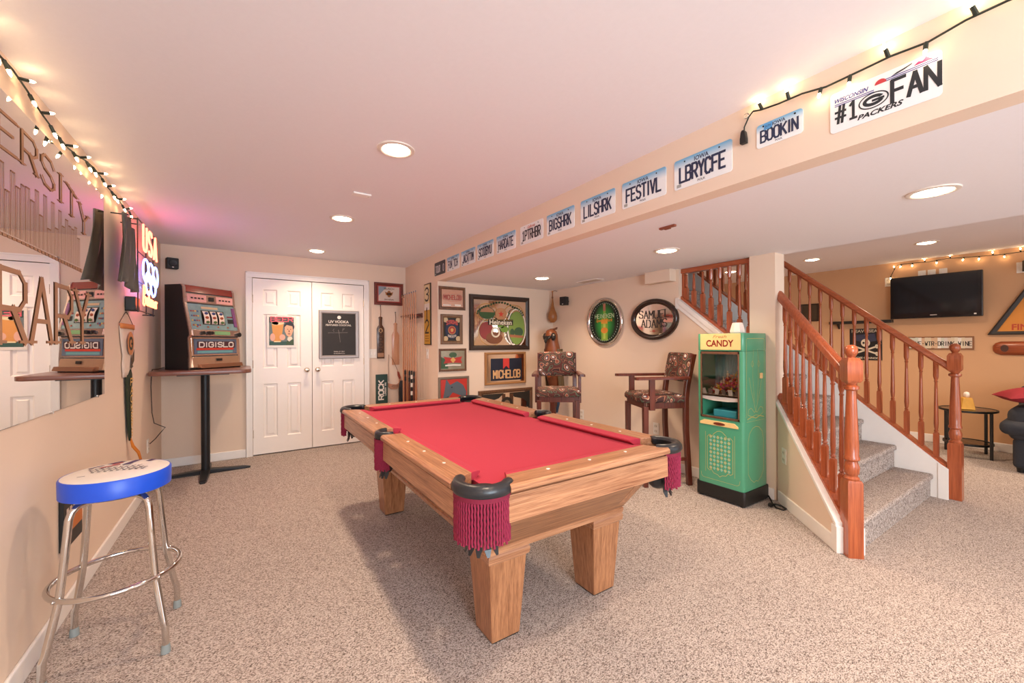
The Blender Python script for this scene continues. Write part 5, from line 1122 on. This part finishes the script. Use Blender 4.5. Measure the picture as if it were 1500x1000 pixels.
BK = INK('23262b'); lettering(t, 'number', '#1', -.098, -.012, .062, .068, BK, -.0036, .0085, .3); lettering(t, 'number', 'FAN', .086, -.002, .074, .115, BK, -.0036, .0115, .3)
b = MB(); b.ering(-.022, -.006, .042, .028, .004, -.0036); b.ering(-.022, -.006, .03, .019, .011, -.0037, 30, 25, 340); b.flat(rect(-.026, .008, -.011, -.003), -.0037); b.build('oval_emblem', BK, t, smooth=0)
typed(t, 'lettering', 'WISCONSIN', -.085, .042, .10, INK('3a3f8e'), -.0036, .03, .3, height=.016); typed(t, 'lettering', 'PACKERS', -.005, -.05, .125, BK, -.0036, .035, .3, height=.018)
art(t, [('blue_lines', '3a3f8e', [('r', -.135, -.02, .027, .03), ('r', -.135, -.02, .021, .024), ('r', .01, .14, .048, .051), ('r', .01, .14, .042, .045)]), ('red_sun', 'c23a40', [('p', [(-.018, .042)] + [(-.002 + .016 * math.cos(R(a)), .042 + .016 * math.sin(R(a))) for a in range(0, 181, 20)])]), ('purple_barn', '9a2f6a', [('p', [(.082, .054), (.094, .064), (.104, .06), (.112, .07), (.122, .06), (.13, .054)])]), ('black_ridge', '2a2c30', [('p', [(.025, .05), (.04, .058), (.06, .062), (.08, .068), (.078, .064), (.06, .057), (.04, .052)])])], -.0036, .0003)
# ================================================================== ceiling fittings
t = thing('ceiling_vent', 'white louvred vent in the low ceiling by the alcove wall', 'vent', (3.36, 3.45, ZS))
MB().box(-.06, .06, -.17, .17, -.008, -.0005).build('frame', TRIM, t, smooth=0, bevel=.003)
for k in range(5): MB().box(-.045 + .02 * k, -.033 + .02 * k, -.15, .15, -.011, -.0075).build('louvre', plain('vent_beige', '#c9b8ac', .5), t, smooth=0)  # louvres in a darker beige than the frame
t = thing('ceiling_cover', 'small white rectangular cover plate on the high ceiling', 'cover plate', (.693, 2.95, ZC))
MB().box(-.06, .06, -.03, .03, -.012, -.0005).build('plate', TRIM, t, smooth=0, bevel=.003); MB().lathe([(.006, -.012), (.006, -.014)], (.045, 0, 0), 8).build('screw', CHROME, t)
t = thing('ceiling_hook', 'short reddish brown bracket under the low ceiling next to the bulkhead', 'bracket', (2.2, 1.575, ZS))
MB().box(-.012, .012, -.055, .055, -.014, -.0005).build('plate', plain('rust_bracket', '#8a4a34', .5), t, smooth=0, bevel=.003); MB().box(-.008, .008, -.02, .02, -.02, -.013).build('catch', plain('rust_bracket', '#8a4a34', .5), t, smooth=0)
# ================================================================== den
t = thing('television', 'wide black flat television on the den wall below the string lights', 'television', (XT, 1.335, 1.835), R(-90))
MB().box(-.15, .15, -.07, -.001, -.12, .12).build('wall_mount', BLACKM, t, smooth=0)
sh = MB(); sh.box(-.405, .405, -.12, -.07, -.27, .27); bd_ = sh.build('housing', plain('tv_black', '#101114', .18, coat=.6), t, smooth=0, bevel=.008)
MB().box(-.365, .365, -.1215, -.119, -.20, .245).build('screen', plain('tv_screen', '#1b2126', .12, vary=.04, coat=.4), bd_, smooth=0)
MB().flat(rect(-.03, .03, -.238, -.228), -.1212).build('maker_badge', INK('b5a8a0'), bd_, smooth=0); MB().flat(rect(.335, .355, -.245, -.23), -.1212).build('corner_sticker', PLASTIC, bd_, smooth=0)
t = thing('wall_ledge', 'long dark wall ledge above the black skull sign', 'shelf', (XT, 2.08, 1.545), R(-90))
MB().box(-.345, .345, -.1, -.001, -.02, .02).build('board', plain('ledge_black', '#1d1c1b', .4), t, smooth=0, bevel=.004)
for x in (-.25, .25): MB().prism([(-.001, -.02), (-.08, -.02), (-.001, -.09)], 'yz', x - .008, x + .008).build('bracket', BLACKM, t, smooth=0)
t = hung('skull_sign', 'black tin sign with pale skull and crossed bones under the ledge', 'sign', 'tv', 2.03, 1.235)
MB().box(-.178, .178, -.008, -.001, -.22, .22).build('tin_sheet', plain('sign_black', '#17161a', .4), t, smooth=0, bevel=.002)
BONE = INK('d9cbb4')
typed(t, 'lettering', 'HEAVY SEAS', 0, .185, .31, INK('b5a894'), -.0086, .02); typed(t, 'lettering', 'LOOSE CANNON', 0, -.19, .29, BONE, -.0086, .02)
art(t, [('ship_blue', '33364e', [('p', [(-.12, .13), (.1, .15), (.12, .05), (.0, .02), (-.13, .06)])])], -.0086)
MB().ell(0, .02, .05, .055, -.0092).build('skull', BONE, t, smooth=0)
art(t, [('skull_eyes', '17161a', [('e', -.02, .02, .013, .015), ('e', .02, .02, .013, .015), ('p', [(-.006, -.005), (.006, -.005), (0, .008)])])], -.0096)
for s in (-1, 1):
    b = MB(); line(b, [(-s * .12, -.13), (s * .12, -.03)], -.009, .011)
    b.ell(-s * .12, -.12, .017, .017, -.0091, 10); b.ell(-s * .125, -.142, .017, .017, -.0091, 10); b.ell(s * .12, -.018, .017, .017, -.0091, 10); b.ell(s * .125, -.04, .017, .017, -.0091, 10); b.build('bone', BONE, t, smooth=0)
t = hung('dark_picture', 'small dark framed picture seen between the upper banisters', 'picture', 'tv', 2.7, 1.72)
ring_frame(t, .24, .27, .02, .02, DKFRAME); MB().box(-.105, .105, -.012, -.002, -.12, .12).build('picture', plain('dark_canvas', '#4a3c2c', .5, vary=.3, scale=12), t, smooth=0)
t = hung('plate_letter_sign', 'long sign of cut license plate letters below the television', 'sign', 'tv', 1.305, 1.252)
MB().box(-.29, .29, -.014, -.001, -.08, .08).build('board', plain('sign_brown', '#8a5c3c', .6), t, smooth=0, bevel=.002)
random.seed(5); pc = ('e2d6c2', 'd8c8ac', 'd9cdc4', 'd2b090', 'e9e2d8', 'cfd0c0', 'd8c4b0')
txt = 'SAVE-WTR-DRINK-WINE'
for k, ch in enumerate(txt):
    x = -.275 + .55 * (k + .5) / len(txt); h = .125 + .015 * random.random(); c = pc[random.randrange(7)]
    MB().box(x - .0145, x + .0145, -.017, -.0135, -h / 2, h / 2).build('letter_tile', INK(c), t, smooth=0)
    if ch != ' ': lettering(t, 'letter', ch, x, -.008, .05, .021, INK('241f1f'), -.0176, .0075)
t = hung('triangle_sign', 'triangular black framed orange sign with bold red lettering', 'sign', 'tv', .51, 1.345)
def tri(o, y): return [(-.4 + o * 1.9, y, o), (.4 - o * 1.9, y, o), (0, y, .75 - o * 2.1)]
b = MB(); b.loft([tri(0, -.001), tri(0, -.03), tri(.012, -.036), tri(.038, -.03), tri(.038, -.006)], cap=False); b.build('frame', plain('triangle_black', '#2c241f', .45), t, smooth=0)
b = MB(); b.loft([tri(.03, -.016), tri(.03, -.002)]); b.build('panel', plain('orange_panel', '#e0913c', .4, vary=.12, scale=6), t, smooth=0)
typed(t, 'lettering', 'LANDING', .0, .17, .26, INK('3a2c1c'), -.0168, .03); typed(t, 'lettering', 'FINISH LINE', .0, .085, .44, INK('c2482c'), -.0168, .03, height=.07); typed(t, 'script', 'Last', -.0, .26, .15, INK('4a3420'), -.0168, .01, .4)
t = hung('wooden_log', 'rounded reddish wood plaque mounted below the triangular sign', 'plaque', 'tv', .58, 1.19)
b = MB(); n = 12; prof_ = [(.0, .03), (.02, .06), (.06, .078), (.3, .08), (.5, .078), (.56, .05), (.58, .02)]
b.loft([[(-.29 + x, -.001 - .045 * (r / .08) * max(0, math.sin(math.pi * k / n)), r * math.cos(math.pi * k / n)) for k in range(n + 1)] for x, r in prof_]); b.build('slab', wood('red_log', '#6e2a18', '#b0582c', 'x', 5), t, smooth=60)
b = MB(); [b.ell(-.2 + .1 * k, .01 * math.sin(k * 2), .03, .04, -.0475, 14) for k in range(1)]; b.build('carved_figure', INK('4a2a1c'), t, smooth=0)
# side table
t = thing('side_table', 'oval glass topped black side table beside the sofa', 'table', (6.78, 1.0, 0))
ov = lambda a, c: [(a * math.cos(2 * math.pi * k / 32), c * math.sin(2 * math.pi * k / 32)) for k in range(32)]
b = MB(); b.loft([[(x, y, z) for x, y in ov(a, c)] for a, c, z in ((.25, .22, .495), (.26, .23, .5), (.26, .23, .518), (.24, .21, .518), (.235, .205, .495))], ring=True); b.build('top_rim', BLACK, t, smooth=50)
b = MB(); b.prism(ov(.238, .208), 'xy', .508, .515); b.build('glass_top', GLASS, t, smooth=40)
for x, y in ((-.2, .11), (.12, .19), (-.12, -.19), (.2, -.11)):
    MB().box(x - .018, x + .018, y - .012, y + .012, 0, .497).build('leg', BLACK, t, smooth=0, bevel=.003)
b = MB(); b.prism(ov(.2, .18), 'xy', .14, .147); b.build('lower_glass', GLASS, t, smooth=40)
b = MB(); b.loft([[(x, y, z) for x, y in ov(a, c)] for a, c, z in ((.2, .18, .13), (.215, .195, .13), (.215, .195, .152), (.2, .18, .152))], ring=True); b.build('lower_rim', BLACK, t, smooth=50)
t = thing('tissue_box', 'yellow tissue box with a white tissue on the side table', 'tissue box', (6.74, 1.0, .5185), R(20))
b = MB(); b.loft([[(-.06, -.055, 0), (.06, -.055, 0), (.06, .055, 0), (-.06, .055, 0)], [(-.05, -.035, .125), (.05, -.035, .125), (.05, .035, .125), (-.05, .035, .125)]]); b.build('carton', plain('yellow_carton', '#d9a23c', .5, vary=.2, scale=25), t, smooth=0, bevel=.003)
b = MB(); b.loft([[(.03 * k * math.cos(2 * math.pi * j / 12) * (1 + .25 * math.sin(3 * j)), .02 * k * math.sin(2 * math.pi * j / 12), z) for j in range(12)] for z, k in ((.122, .5), (.14, 1.1), (.165, 1.3), (.185, .9), (.19, .3))]); b.build('tissue', plain('tissue_white', '#f2e6da', .8), t, smooth=60)
# sofa
SOFA = plain('charcoal_fabric', '#34363c', .9, vary=.18, scale=60, bump=.3)
t = thing('sofa', 'charcoal fabric sofa with rolled cushions beside the side table', 'sofa', (6.62, -.32, 0))
def cush(name, x0, x1, y0, y1, z0, z1, bev=.05): return MB().box(x0, x1, y0, y1, z0, z1).build(name, SOFA, t, smooth=60, bevel=bev, segs=4)
cush('base', -.38, .42, -.9, .95, .04, .33, .04); cush('seat_cushion', -.46, .2, -.72, .0, .3, .5, .07); cush('seat_cushion', -.46, .2, .01, .74, .3, .5, .07)
cush('back', .1, .48, -.92, .96, .3, .82, .08); cush('arm', -.4, .42, .74, .985, .3, .63, .08); cush('arm', -.4, .42, -.96, -.72, .3, .63, .08)
cush('arm_roll', -.44, .3, .72, 1.03, .36, .5, .06)
for x in (-.33, .37):
    for y in (-.85, .9): MB().lathe([(.025, 0), (.03, .045)], (x, y, 0), 10).build('foot', BLACK, t)
t = thing('throw_pillow', 'deep red throw pillow propped on the sofa arm', 'pillow', (6.42, .53, .66), R(25))
b = MB(); n = 14; loops = []
for i in range(n + 1):
    u = -1 + 2 * i / n; row = []
    for j in range(n + 1):
        v = -1 + 2 * j / n; th = .075 * ((1 - u * u) * (1 - v * v)) ** .5; row.append((u * .2 * (1 - .08 * (1 - abs(v))), v * .2 * (1 - .08 * (1 - abs(u))), th))
    loops.append(row)
q = MB(); q.M = Matrix.Translation((0, 0, .085)) @ Matrix.Rotation(R(-8), 4, 'X'); q.loft(loops, cap=False, closed=False); q.loft([[(x, y, -z) for x, y, z in r_] for r_ in loops], cap=False, closed=False)
q.build('cushion', plain('deep_red_fabric', '#8e1f2c', .85, vary=.1), t, smooth=70)
